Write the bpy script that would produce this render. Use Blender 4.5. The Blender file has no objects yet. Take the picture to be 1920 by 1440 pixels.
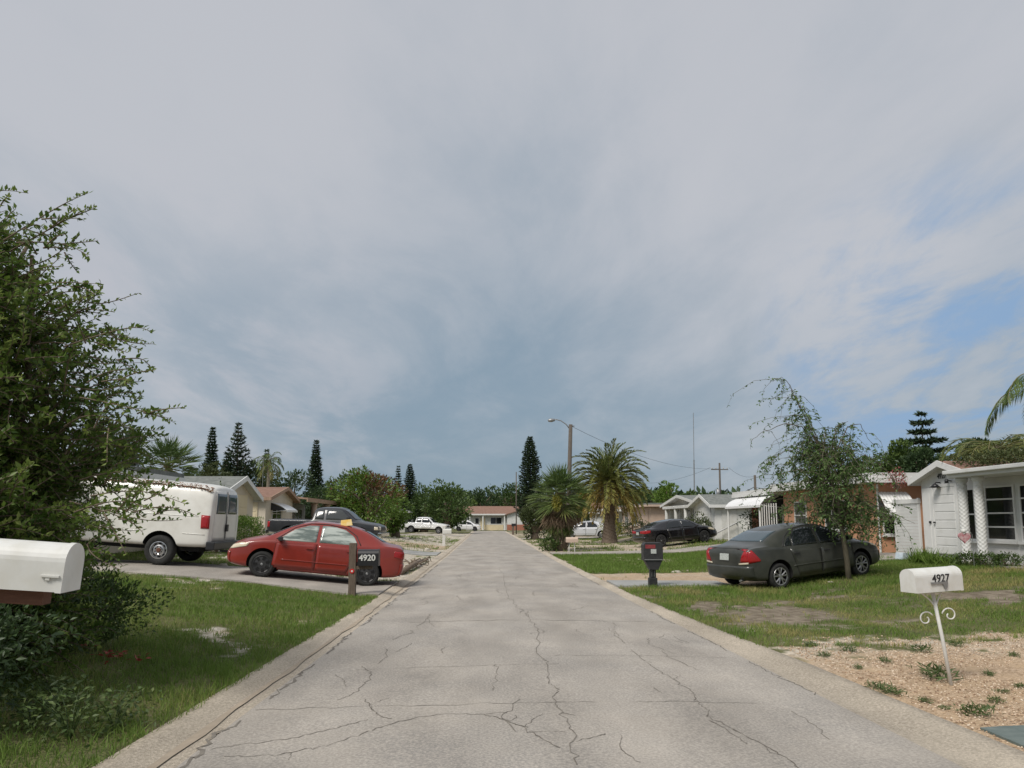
import bpy, bmesh, math, random
import numpy as np
from mathutils import Vector, Matrix
from mathutils.bvhtree import BVHTree
R = math.radians
rng = np.random.default_rng(7)
random.seed(7)
scn = bpy.context.scene
col = scn.collection

# ------------------------------------------------------------------ camera, sky, sun, exposure
FPX, PITCH, YAW, CAMH = 1350.0, R(6.5), R(2.02), 1.6
PY0 = 977 - FPX * math.tan(PITCH)          # row of the optical axis: the lens is shifted up, the horizon stays on row 977
cam_d = bpy.data.cameras.new('camera'); cam = bpy.data.objects.new('camera', cam_d); col.objects.link(cam)
cam_d.shift_y = (PY0 - 720) / 1920
cam_d.sensor_width = 36.0; cam_d.lens = FPX / 1920 * 36.0
cam_d.clip_start = 0.1; cam_d.clip_end = 5000
cam.location = (0, 0, CAMH)
cam.rotation_euler = (R(90) + PITCH, 0, -YAW)
scn.camera = cam
scn.view_settings.view_transform = 'Standard'
scn.view_settings.look = 'None'
scn.view_settings.exposure = 0.18
scn.view_settings.gamma = 1.0

SUN_TO = Vector((-0.42, -0.48, 0.77)).normalized()
sd = bpy.data.lights.new('sun', 'SUN'); sun = bpy.data.objects.new('sun', sd); col.objects.link(sun)
sd.energy = 2.7; sd.angle = R(22); sd.color = (1.0, 0.95, 0.88)
sun.rotation_euler = SUN_TO.to_track_quat('Z', 'Y').to_euler()

def px_dir(px, py):
    fw = Vector((math.sin(YAW) * math.cos(PITCH), math.cos(YAW) * math.cos(PITCH), math.sin(PITCH)))
    rt = Vector((math.cos(YAW), -math.sin(YAW), 0)); up = rt.cross(fw)
    return (fw * FPX + rt * (px - 960) - up * (py - PY0))
def at(px, py, Y):
    d = px_dir(px, py); d = d / d.y
    return Vector((0, 0, CAMH)) + d * Y

world = bpy.data.worlds.new('World'); scn.world = world; world.use_nodes = True
def build_sky():
    nt = world.node_tree; nt.nodes.clear(); N = nt.nodes.new; L = nt.links.new
    def math_(op, a, b=None, c=None):
        n = N('ShaderNodeMath'); n.operation = op
        for i, v in enumerate((a, b, c)):
            if v is None: continue
            if isinstance(v, (int, float)): n.inputs[i].default_value = v
            else: L(v, n.inputs[i])
        return n.outputs[0]
    def mixc(f, a, b):
        n = N('ShaderNodeMix'); n.data_type = 'RGBA'
        for i, v in ((0, f), (6, a), (7, b)):
            if isinstance(v, (int, float)): n.inputs[i].default_value = v
            elif isinstance(v, tuple): n.inputs[i].default_value = (*v, 1)
            else: L(v, n.inputs[i])
        return n.outputs[2]
    def sstep(v, lo, hi):
        n = N('ShaderNodeMapRange'); n.interpolation_type = 'SMOOTHSTEP'
        L(v, n.inputs[0]); n.inputs[1].default_value = lo; n.inputs[2].default_value = hi
        return n.outputs[0]
    tc = N('ShaderNodeTexCoord'); d = tc.outputs['Generated']
    sep = N('ShaderNodeSeparateXYZ'); L(d, sep.inputs[0])
    z = math_('MAXIMUM', sep.outputs[2], 0.0)
    zz = math_('ADD', z, 0.16)
    u = math_('DIVIDE', sep.outputs[0], zz); v = math_('DIVIDE', sep.outputs[1], zz)
    comb = N('ShaderNodeCombineXYZ'); L(u, comb.inputs[0]); L(v, comb.inputs[1])
    mp = N('ShaderNodeMapping'); L(comb.outputs[0], mp.inputs[0])
    mp.inputs['Rotation'].default_value = (0, 0, R(-50)); mp.inputs['Scale'].default_value = (1.05, 0.52, 1); mp.inputs['Location'].default_value = (7.3, 2.2, 0)
    def noise(scale, detail, rough, dist=0.0, vec=None):
        n = N('ShaderNodeTexNoise'); L(vec or mp.outputs[0], n.inputs['Vector'])
        n.inputs['Scale'].default_value = scale; n.inputs['Detail'].default_value = detail
        n.inputs['Roughness'].default_value = rough; n.inputs['Distortion'].default_value = dist
        return n.outputs['Fac']
    def lobe(px, py, lo, hi):
        c = px_dir(px, py).normalized()
        n = N('ShaderNodeVectorMath'); n.operation = 'DOT_PRODUCT'; L(d, n.inputs[0]); n.inputs[1].default_value = c
        return sstep(n.outputs['Value'], math.cos(R(lo)), math.cos(R(hi)))
    n1 = noise(0.75, 8, 0.58, 0.35); n2 = noise(2.2, 9, 0.62, 0.35); n3 = noise(0.35, 3, 0.5)
    # cloud veil: darker blue-grey bellies low in the middle, paler lavender veil high up
    a = math_('MULTIPLY_ADD', sstep(n1, 0.3, 0.7), 0.30, 0.16)
    a = math_('ADD', a, math_('MULTIPLY', sstep(n2, 0.33, 0.70), 0.22))
    hi = sstep(z, 0.05, 0.60)
    a = math_('ADD', a, math_('MULTIPLY', hi, 0.46))
    a = math_('SUBTRACT', a, math_('MULTIPLY', lobe(800, 740, 30, 4), 0.34))
    a = math_('ADD', a, math_('MULTIPLY', lobe(1380, 580, 18, 2), 0.24))
    a = math_('ADD', a, math_('MULTIPLY', lobe(60, 560, 32, 4), 0.32))
    a = math_('SUBTRACT', a, math_('MULTIPLY', lobe(60, 150, 14, 2), 0.20))
    cl = mixc(sstep(a, 0.0, 1.0), (0.205, 0.283, 0.358), (0.475, 0.488, 0.522))
    # breaks of blue on the right
    bm = math_('MULTIPLY', lobe(1790, 650, 14, 4), sstep(math_('ADD', n2, math_('MULTIPLY', n1, 0.35)), 0.76, 0.56))
    cl = mixc(math_('MULTIPLY', bm, 0.85), cl, (0.215, 0.345, 0.54))
    # warm pale band near the horizon at far left
    wl = math_('MULTIPLY', lobe(250, 800, 22, 4), sstep(n2, 0.45, 0.7))
    cl = mixc(math_('MULTIPLY', wl, 0.45), cl, (0.47, 0.46, 0.50))
    sc = N('ShaderNodeVectorMath'); sc.operation = 'SCALE'; L(cl, sc.inputs[0]); sc.inputs['Scale'].default_value = 10.0
    sky = N('ShaderNodeTexSky'); sky.sky_type = 'NISHITA'; sky.sun_disc = False
    sky.sun_elevation = math.asin(SUN_TO.z); sky.sun_rotation = math.atan2(SUN_TO.x, SUN_TO.y)
    sky.air_density = 1.2; sky.dust_density = 1.5
    fin = mixc(0.93, sky.outputs[0], sc.outputs[0])
    bg = N('ShaderNodeBackground'); L(fin, bg.inputs[0]); bg.inputs[1].default_value = 0.1
    out = N('ShaderNodeOutputWorld'); L(bg.outputs[0], out.inputs[0])
build_sky()

# ------------------------------------------------------------------ materials
def mat(name, c, rough=0.7, c2=None, scale=6.0, detail=5, bump=0.0, bscale=None, spec=0.4, metal=0.0, lo=0.35, hi=0.65, coat=0.0, stretch=None, c3=None, s3=0.6):
    m = bpy.data.materials.new(name); m.use_nodes = True
    nt = m.node_tree; b = nt.nodes['Principled BSDF']; N = nt.nodes.new; L = nt.links.new
    b.inputs['Base Color'].default_value = (*c, 1); b.inputs['Roughness'].default_value = rough
    b.inputs['Specular IOR Level'].default_value = spec; b.inputs['Metallic'].default_value = metal
    if coat: b.inputs['Coat Weight'].default_value = coat; b.inputs['Coat Roughness'].default_value = 0.05
    tc = N('ShaderNodeTexCoord'); vec = tc.outputs['Object']
    if stretch:
        mp = N('ShaderNodeMapping'); mp.inputs['Scale'].default_value = stretch; L(vec, mp.inputs[0]); vec = mp.outputs[0]
    def noise(s, d=detail):
        n = N('ShaderNodeTexNoise'); n.inputs['Scale'].default_value = s; n.inputs['Detail'].default_value = d
        n.inputs['Roughness'].default_value = 0.6; L(vec, n.inputs['Vector']); return n.outputs['Fac']
    if c2:
        mr = N('ShaderNodeMapRange'); L(noise(scale), mr.inputs[0]); mr.inputs[1].default_value = lo; mr.inputs[2].default_value = hi
        mx = N('ShaderNodeMix'); mx.data_type = 'RGBA'; L(mr.outputs[0], mx.inputs[0])
        mx.inputs[6].default_value = (*c, 1); mx.inputs[7].default_value = (*c2, 1); outc = mx.outputs[2]
        if c3:
            mr = N('ShaderNodeMapRange'); L(noise(s3), mr.inputs[0]); mr.inputs[1].default_value = .45; mr.inputs[2].default_value = .72
            m3 = N('ShaderNodeMix'); m3.data_type = 'RGBA'; L(mr.outputs[0], m3.inputs[0]); L(outc, m3.inputs[6]); m3.inputs[7].default_value = (*c3, 1); outc = m3.outputs[2]
        L(outc, b.inputs['Base Color'])
    if bump:
        bn = N('ShaderNodeBump'); bn.inputs['Strength'].default_value = bump; bn.inputs['Distance'].default_value = 0.02
        L(noise(bscale or scale * 3), bn.inputs['Height']); L(bn.outputs[0], b.inputs['Normal'])
    return m

def leafmat(name, c1, c2, c3=None, trans=0.25, rough=0.45, spec=0.35):
    m = bpy.data.materials.new(name); m.use_nodes = True
    nt = m.node_tree; b = nt.nodes['Principled BSDF']; N = nt.nodes.new; L = nt.links.new
    at_ = N('ShaderNodeAttribute'); at_.attribute_name = 'tint'
    cr = N('ShaderNodeValToRGB'); L(at_.outputs['Fac'], cr.inputs[0])
    cr.color_ramp.elements[0].color = (*c1, 1); cr.color_ramp.elements[1].color = (*(c3 or c2), 1)
    if c3:
        e = cr.color_ramp.elements.new(0.6); e.color = (*c2, 1)
    L(cr.outputs[0], b.inputs['Base Color']); b.inputs['Roughness'].default_value = rough
    b.inputs['Specular IOR Level'].default_value = spec
    tr = N('ShaderNodeBsdfTranslucent'); L(cr.outputs[0], tr.inputs[0])
    mx = N('ShaderNodeMixShader'); mx.inputs[0].default_value = trans
    L(b.outputs[0], mx.inputs[1]); L(tr.outputs[0], mx.inputs[2])
    L(mx.outputs[0], nt.nodes['Material Output'].inputs[0])
    return m

M = {}
M['white_paint'] = mat('white_paint', (.66, .66, .63), .5, (.52, .52, .48), 4, lo=.48, hi=.85, c3=(.58, .57, .52), s3=9)
M['stucco_white'] = mat('stucco_white', (.68, .68, .66), .85, (.58, .58, .56), 1.6, bump=.25, bscale=60)
M['stucco_bright'] = mat('stucco_bright', (.78, .78, .75), .85, (.68, .68, .65), 1.6, bump=.25, bscale=60)  # paler copy of the white stucco, painting in light on one wall
M['stucco_cream'] = mat('stucco_cream', (.66, .585, .47), .85, (.60, .53, .42), 1.4, bump=.25, bscale=60)
M['stucco_yellow'] = mat('stucco_yellow', (.70, .60, .41), .85, (.64, .54, .36), 1.4, bump=.25, bscale=60)
M['stucco_grey'] = mat('stucco_grey', (.50, .49, .45), .85, (.42, .41, .38), 1.4, bump=.25, bscale=60)
M['stucco_orange'] = mat('stucco_orange', (.60, .32, .19), .85, (.52, .27, .16), 1.2, bump=.3, bscale=70)
M['stucco_pink'] = mat('stucco_pink', (.58, .45, .36), .85, (.5, .38, .3), 1.4, bump=.25, bscale=60)
M['roof_grey'] = mat('roof_grey', (.13, .14, .13), .9, (.21, .22, .205), 5, bump=.5, bscale=30)
M['roof_brown'] = mat('roof_brown', (.185, .105, .075), .9, (.26, .155, .115), 4, bump=.5, bscale=30)
M['roof_tan'] = mat('roof_tan', (.33, .22, .155), .9, (.40, .28, .20), 4, bump=.4, bscale=30)
M['roof_white'] = mat('roof_white', (.66, .66, .64), .7, (.5, .5, .48), 2, lo=.45, hi=.8)
M['trim_white'] = mat('trim_white', (.70, .70, .68), .55, (.58, .58, .55), 2.5, lo=.5, hi=.85)
M['awning_white'] = mat('awning_white', (.80, .80, .79), .35, (.7, .7, .68), 1.5, lo=.5, hi=.8)
M['glass_dark'] = mat('glass_dark', (.012, .014, .016), .06, spec=.6)
M['glass_grey'] = mat('glass_grey', (.05, .055, .055), .08, spec=.6)
M['dark_void'] = mat('dark_void', (.012, .012, .012), .8)  # plain black, also used to paint the shade inside the porches
M['brick_red'] = mat('brick_red', (.30, .11, .07), .9, (.4, .18, .12), 12)
M['wood_brown'] = mat('wood_brown', (.095, .042, .026), .8, (.14, .065, .04), 5, stretch=(1, 12, 12), bump=.2)
M['wood_grey'] = mat('wood_grey', (.10, .075, .055), .85, (.17, .13, .10), 7, stretch=(8, 8, 1), bump=.5, bscale=25)
M['wood_pole'] = mat('wood_pole', (.085, .072, .06), .9, (.14, .12, .10), 6, stretch=(8, 8, .6), bump=.4)
M['metal_black'] = mat('metal_black', (.018, .018, .02), .38, spec=.5)
M['plastic_black'] = mat('plastic_black', (.022, .022, .024), .5, (.04, .04, .04), 8)
M['metal_grey'] = mat('metal_grey', (.33, .34, .34), .45, (.25, .25, .25), 8, metal=.6)
M['sticker_red'] = mat('sticker_red', (.20, .03, .035), .4, (.30, .06, .06), 12)
M['red_refl'] = mat('red_refl', (.55, .03, .03), .25)
M['silver'] = mat('silver', (.58, .58, .58), .3, (.42, .42, .42), 9, metal=.85)
M['rim_grey'] = mat('rim_grey', (.42, .42, .43), .35, (.3, .3, .3), 14, metal=.75)
M['chrome'] = mat('chrome', (.7, .7, .7), .12, metal=1.0)
M['rubber'] = mat('rubber', (.016, .016, .016), .85, (.03, .03, .028), 20)
M['underbody'] = mat('underbody', (.01, .01, .01), .9)
M['seam'] = mat('seam', (.02, .02, .02), .8)
M['lamp_clear'] = mat('lamp_clear', (.62, .55, .42), .15, spec=.6)
M['lamp_red'] = mat('lamp_red', (.32, .012, .015), .15, spec=.6)
M['plate'] = mat('plate', (.62, .62, .60), .5, (.3, .35, .32), 60)
M['paint_red'] = mat('paint_red', (.235, .022, .013), .33, (.20, .018, .010), 3, spec=.5, coat=.6)
M['paint_greyc'] = mat('paint_greyc', (.030, .033, .028), .36, (.048, .050, .042), 4, spec=.5, coat=.35)
M['paint_black'] = mat('paint_black', (.008, .008, .01), .22, spec=.5, coat=.8)
M['paint_navy'] = mat('paint_navy', (.016, .018, .023), .35, (.03, .031, .035), 3, spec=.5, coat=.4)
M['paint_van'] = mat('paint_van', (.72, .71, .66), .38, (.60, .58, .52), 2.2, lo=.42, hi=.75, spec=.5, coat=.3)
M['paint_white'] = mat('paint_white', (.72, .72, .72), .3, spec=.5, coat=.5)
M['paint_silver'] = mat('paint_silver', (.55, .56, .58), .3, spec=.5, coat=.5)
M['glass_car'] = mat('glass_car', (.012, .015, .017), .04, spec=.7)
M['glass_car_light'] = mat('glass_car_light', (.44, .48, .44), .05, (.13, .16, .145), 1.6, lo=.42, hi=.58, spec=.7, stretch=(1, 1, 7))  # pale tone painted in for light seen through and reflected by the panes
M['glass_car_blue'] = mat('glass_car_blue', (.06, .085, .10), .06, spec=.7)
M['yellow_box'] = mat('yellow_box', (.72, .43, .05), .5, (.75, .6, .3), 7)
M['bark'] = mat('bark', (.14, .105, .075), .9, (.20, .155, .115), 6, stretch=(4, 4, 1), bump=.6, bscale=18)
M['bark_pale'] = mat('bark_pale', (.28, .24, .18), .9, (.19, .16, .12), 8, stretch=(5, 5, 1), bump=.4, bscale=20)
M['palm_trunk'] = mat('palm_trunk', (.13, .10, .075), .95, (.22, .17, .13), 9, stretch=(2, 2, 3), bump=.9, bscale=14)
M['red_white'] = mat('red_white', (.48, .05, .05), .7)
M['plate_metal'] = mat('plate_metal', (.10, .13, .12), .6, (.15, .18, .165), 9, bump=.2)
M['paint_blue_grey'] = mat('paint_blue_grey', (.42, .50, .56), .5, (.6, .66, .7), 6)

# ------------------------------------------------------------------ mesh helpers
def tag(o, label=None, cat=None, group=None, kind=None):
    if label: o['label'] = label
    if cat: o['category'] = cat
    if group: o['group'] = group
    if kind: o['kind'] = kind
    return o
def empty(name, loc, rot=(0, 0, 0), label=None, cat=None, group=None):
    o = bpy.data.objects.new(name, None); col.objects.link(o); o.empty_display_size = .2
    o.location = loc; o.rotation_euler = rot
    return tag(o, label, cat, group)
def obj(name, me, parent=None, mats=()):
    for m in mats: me.materials.append(m)
    o = bpy.data.objects.new(name, me); col.objects.link(o)
    if parent is not None: o.parent = parent
    return o
class MB:
    def __init__(s): s.v = []; s.f = []; s.m = []
    def add(s, vs, fs, mi=0):
        b = len(s.v); s.v += [tuple(v) for v in vs]; s.f += [tuple(b + i for i in f) for f in fs]; s.m += [mi] * len(fs)
    def obox(s, c, u, v, n, hu, hv, hn, mi=0):
        c = Vector(c); u = Vector(u) * hu; v = Vector(v) * hv; n = Vector(n) * hn
        vs = [c + u * a + v * b + n * d for d in (-1, 1) for b in (-1, 1) for a in (-1, 1)]
        s.add(vs, [(0, 2, 3, 1), (4, 5, 7, 6), (0, 1, 5, 4), (2, 6, 7, 3), (0, 4, 6, 2), (1, 3, 7, 5)], mi)
    def box(s, x0, x1, y0, y1, z0, z1, mi=0):
        s.obox(((x0 + x1) / 2, (y0 + y1) / 2, (z0 + z1) / 2), (1, 0, 0), (0, 1, 0), (0, 0, 1), abs(x1 - x0) / 2, abs(y1 - y0) / 2, abs(z1 - z0) / 2, mi)
    def tube(s, pts, rad, n=6, mi=0, cap=True):
        pts = [Vector(p) for p in pts]; k = len(pts)
        if not hasattr(rad, '__len__'): rad = [rad] * k
        b = len(s.v); prev = None
        for i, p in enumerate(pts):
            t = (pts[min(i + 1, k - 1)] - pts[max(i - 1, 0)]).normalized()
            if prev is None:
                a = t.orthogonal().normalized()
            else:
                a = (prev - t * prev.dot(t)); a = a.normalized() if a.length > 1e-6 else t.orthogonal().normalized()
            prev = a; c = t.cross(a)
            for j in range(n):
                th = 2 * math.pi * j / n; s.v.append(tuple(p + (a * math.cos(th) + c * math.sin(th)) * rad[i]))
        for i in range(k - 1):
            for j in range(n):
                s.f.append((b + i * n + j, b + i * n + (j + 1) % n, b + (i + 1) * n + (j + 1) % n, b + (i + 1) * n + j)); s.m.append(mi)
        if cap:
            s.f.append(tuple(b + j for j in reversed(range(n)))); s.m.append(mi)
            s.f.append(tuple(b + (k - 1) * n + j for j in range(n))); s.m.append(mi)
    def lathe(s, prof, n=24, mi=0, axis='z', c=(0, 0, 0)):
        b = len(s.v); c = Vector(c)
        for (r, h) in prof:
            for j in range(n):
                th = 2 * math.pi * j / n; x, y = r * math.cos(th), r * math.sin(th)
                p = (x, y, h) if axis == 'z' else (x, h, y)
                s.v.append(tuple(c + Vector(p)))
        for i in range(len(prof) - 1):
            for j in range(n):
                s.f.append((b + i * n + j, b + i * n + (j + 1) % n, b + (i + 1) * n + (j + 1) % n, b + (i + 1) * n + j)); s.m.append(mi)
    def slab(s, q, t, mi=0, soffit=0):
        q = [Vector(p) for p in q]; d = Vector((0, 0, -t)); k = len(q)
        fs = [tuple(range(k)), tuple(reversed(range(k, 2 * k)))] + [(i, i + k, (i + 1) % k + k, (i + 1) % k) for i in range(k)]
        s.add(q + [p + d for p in q], fs, mi); s.m[-len(fs) + 1] = soffit
    def prism(s, poly, ext, mi=0):
        q = [Vector(p) for p in poly]; e = Vector(ext); k = len(q)
        s.add(q + [p + e for p in q], [tuple(range(k)), tuple(reversed(range(k, 2 * k)))] + [(i, i + k, (i + 1) % k + k, (i + 1) % k) for i in range(k)], mi)
    def mesh(s, name, off=None):
        me = bpy.data.meshes.new(name)
        vs = s.v if off is None else [(v[0] - off[0], v[1] - off[1], v[2] - off[2]) for v in s.v]
        me.from_pydata(vs, [], s.f); me.polygons.foreach_set('material_index', s.m)
        bm = bmesh.new(); bm.from_mesh(me); bmesh.ops.recalc_face_normals(bm, faces=bm.faces); bm.to_mesh(me); bm.free()
        return me
    def build(s, name, mats, parent=None, off=None, smooth=False, bevel=0.0):
        me = s.mesh(name, off)
        if bevel:
            bm = bmesh.new(); bm.from_mesh(me)
            bmesh.ops.bevel(bm, geom=bm.edges[:], offset=bevel, segments=2, affect='EDGES', profile=.7); bm.to_mesh(me); bm.free()
        if smooth: me.polygons.foreach_set('use_smooth', [True] * len(me.polygons))
        return obj(name, me, parent, mats if isinstance(mats, (list, tuple)) else [mats])

def text_mesh(txt, size, name='number', bold=0.0, depth=.002):
    c = bpy.data.curves.new('t', 'FONT'); c.body = txt; c.size = size; c.align_x = 'CENTER'; c.align_y = 'CENTER'; c.extrude = depth; c.offset = bold
    o = bpy.data.objects.new('t', c); col.objects.link(o)
    dg = bpy.context.evaluated_depsgraph_get(); dg.update()
    me = bpy.data.meshes.new_from_object(o.evaluated_get(dg)); me.name = name
    bpy.data.objects.remove(o); bpy.data.curves.remove(c)
    return me

# ------------------------------------------------------------------ numpy noise + terrain height
_T = rng.random((256, 256))
def vnoise(x, y, s, seed=0):
    x = np.asarray(x, float) * s + seed * 17.3; y = np.asarray(y, float) * s + seed * 9.7
    xi = np.floor(x).astype(int); yi = np.floor(y).astype(int); fx = x - xi; fy = y - yi
    fx = fx * fx * (3 - 2 * fx); fy = fy * fy * (3 - 2 * fy)
    g = lambda a, b: _T[a % 256, b % 256]
    return (g(xi, yi) * (1 - fx) + g(xi + 1, yi) * fx) * (1 - fy) + (g(xi, yi + 1) * (1 - fx) + g(xi + 1, yi + 1) * fx) * fy
def fbm(x, y, s, seed=0, o=4):
    r = 0; a = .5; t = 0
    for i in range(o):
        r = r + a * vnoise(x, y, s * 2 ** i, seed + i * 3); t += a; a *= .5
    return r / t
TXL = [-60, -14, -8.4, -5.5, -2.95, -2.64]; TZL = [.7, .6, .48, .29, .02, .02]
TXR = [3.7, 6.4, 9.2, 14, 60]; TZR = [.03, .04, .28, .52, .65]
TZR2 = [.03, .05, .10, .52, .65]
def sm(v, a, b): t = np.clip((np.asarray(v, float) - a) / (b - a), 0, 1); return t * t * (3 - 2 * t)
def tz(x, y):
    x = np.asarray(x, float); y = np.asarray(y, float)
    l = np.interp(x, TXL, TZL) * (1 - .7 * sm(y, 50, 75)); r1 = np.interp(x, TXR, TZR); r2 = np.interp(x, TXR, TZR2)
    k = sm(y, 22, 34); r = r1 * (1 - k) + r2 * k; r = r * (1 - .6 * sm(y, 70, 90))
    h = np.where(x < 0, l, r) * (1 - .9 * sm(y, 100, 112))
    return h
def tzf(x, y): return float(tz(x, y))
def ground_at(px, py):
    d = px_dir(px, py); d = d / d.y
    for i in range(12000):
        Y = 2.5 + i * .02; p = Vector((0, 0, CAMH)) + d * Y
        if p.z < tzf(p.x, p.y): return p
    return p
EY = dict(eL=([5.8, 8.8, 15, 34], [-2.02, -1.96, -1.90, -1.76]), oL=([5, 7.7, 11.8, 14.8, 40], [-2.52, -2.45, -2.34, -2.28, -2.22]),
          eR=([5, 9.4, 15, 28], [3.12, 3.02, 2.90, 2.79]), oR=([5, 8, 10.7, 16, 30], [3.68, 3.58, 3.38, 3.14, 3.08]))
def edge(k, y): return np.interp(y, *EY[k])
# ------------------------------------------------------------------ ground, road, gutters, drives
def sandmask(x, y):
    x = np.asarray(x, float); y = np.asarray(y, float)
    n = fbm(x, y, .55, 1); n2 = fbm(x, y, 2.2, 5)
    nn = n * .55 + n2 * .45
    s = sm(nn, .60, .70) * .9                                            # scattered bare spots in every lawn
    s = np.where((x < 0) & (y < 16), sm(nn, .60, .68) * .9, s)
    # right foreground gravel
    edge = 9.75 + (n - .5) * 3.4 + (n2 - .5) * 4.0 + .04 * (x - 4)
    g = 1 - sm(y, edge - .5, edge + .6)
    g = g * (1 - sm(n2 + .35 * n, .70, .80) * .9 * sm(y, 7.2, 9.3))
    s = np.where(x > 0, np.maximum(s, g), s)
    # thin worn ground behind it
    wz = np.exp(-((y - 12.0) / 1.9) ** 2) * np.exp(-((x - 5.0) / 2.0) ** 2)
    s = np.where(x > 0, np.maximum(s, sm(n2 * .6 + n * .4 + .18 * wz, .54, .80) * .85), s)
    # gravel beside the grey sedan's drive
    d = sm(y, 17.2, 17.5) * (1 - sm(y + (n2 - .5) * .6, 21.6, 22.0)) * (1 - sm(x, 7.2, 8.0))
    s = np.where(x > 0, np.maximum(s, d), s)
    # left: rubble yards
    xl = np.where(y < 30, -5.2, -8.6); a = sm(y + (n - .5) * 2, 19.0, 19.8) * (1 - sm(y, 90, 100)) * sm(x + (n2 - .5) * 2, xl - .8, xl)
    s = np.where(x < 0, np.maximum(s, a * (1 - sm(nn, .50, .60) * .9)), s)
    # right far verge
    b = sm(y, 35.5, 37) * (1 - sm(y, 100, 108)) * (1 - sm(x, 10, 14))
    s = np.where(x > 0, np.maximum(s, b * sm(nn, .40, .54) * .9), s)
    return np.clip(s, 0, 1)
def tonemask(x, y):
    x = np.asarray(x, float); y = np.asarray(y, float)
    n = fbm(x, y, .4, 11); n2 = fbm(x, y, 1.5, 15)
    t = np.where(x > 0, np.where(y < 12, sm(y + (n - .5) * 3 - .55 * (x - 4), 7.6, 9.8) * .75, .55), .9)
    t = np.where((x < 0) & (y > 40) & (y < 47), .25, t)
    t = np.where((x > 0) & (y > 17) & (y < 22), .30 * (1 - sm(n2, .4, .6)) + .1, t)
    return np.clip(t, 0, 1)

def ground_material():
    m = bpy.data.materials.new('ground_soil_grass'); m.use_nodes = True
    nt = m.node_tree; b = nt.nodes['Principled BSDF']; N = nt.nodes.new; L = nt.links.new
    tc = N('ShaderNodeTexCoord'); vec = tc.outputs['Object']
    def noise(s, d=5, r=.6):
        n = N('ShaderNodeTexNoise'); n.inputs['Scale'].default_value = s; n.inputs['Detail'].default_value = d; n.inputs['Roughness'].default_value = r; L(vec, n.inputs['Vector']); return n.outputs['Fac']
    def mr(v, a, c):
        n = N('ShaderNodeMapRange'); L(v, n.inputs[0]); n.inputs[1].default_value = a; n.inputs[2].default_value = c; return n.outputs[0]
    def mix(f, a, c):
        n = N('ShaderNodeMix'); n.data_type = 'RGBA'; L(f, n.inputs[0])
        for i, v in ((6, a), (7, c)):
            if isinstance(v, tuple): n.inputs[i].default_value = (*v, 1)
            else: L(v, n.inputs[i])
        return n.outputs[2]
    aS = N('ShaderNodeAttribute'); aS.attribute_name = 'sand'; aT = N('ShaderNodeAttribute'); aT.attribute_name = 'tone'
    green = mix(mr(noise(1.1), .38, .62), (.075, .10, .032), (.135, .14, .052))
    green = mix(mr(noise(14, 4), .4, .7), green, (.15, .135, .07))
    vor = N('ShaderNodeTexVoronoi'); vor.inputs['Scale'].default_value = 42; L(vec, vor.inputs['Vector'])
    vor2 = N('ShaderNodeTexVoronoi'); vor2.inputs['Scale'].default_value = 13; L(vec, vor2.inputs['Vector'])
    grv = mix(mr(vor.outputs['Color'], .25, .8), (.31, .22, .14), (.58, .44, .31))
    grv = mix(mr(noise(2.5), .42, .68), grv, (.50, .37, .24))
    rub = mix(mr(vor2.outputs['Color'], .2, .8), (.36, .33, .27), (.66, .62, .53))
    rub = mix(mr(noise(1.5), .5, .7), rub, (.40, .33, .22))
    aD = N('ShaderNodeAttribute'); aD.attribute_name = 'dirt'
    soil = mix(mr(noise(6, 6), .38, .66), (.155, .125, .09), (.30, .255, .195))
    bare = mix(aD.outputs['Fac'], mix(aT.outputs['Fac'], grv, rub), soil)
    # break the edge of the mask with fine noise
    ma = N('ShaderNodeMath'); ma.operation = 'ADD'; L(aS.outputs['Fac'], ma.inputs[0])
    mb = N('ShaderNodeMath'); mb.operation = 'MULTIPLY_ADD'; L(noise(7, 8, .75), mb.inputs[0]); mb.inputs[1].default_value = 1.6; mb.inputs[2].default_value = -.80; L(mb.outputs[0], ma.inputs[1])
    f = mr(ma.outputs[0], .22, .72)
    L(mix(f, green, bare), b.inputs['Base Color']); b.inputs['Roughness'].default_value = .95; b.inputs['Specular IOR Level'].default_value = .15
    bn = N('ShaderNodeBump'); bn.inputs['Strength'].default_value = .7; bn.inputs['Distance'].default_value = .03
    h = N('ShaderNodeMath'); h.operation = 'ADD'; L(vor.outputs['Distance'], h.inputs[0]); L(noise(18, 4), h.inputs[1]); L(h.outputs[0], bn.inputs['Height']); L(bn.outputs[0], b.inputs['Normal'])
    return m

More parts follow.
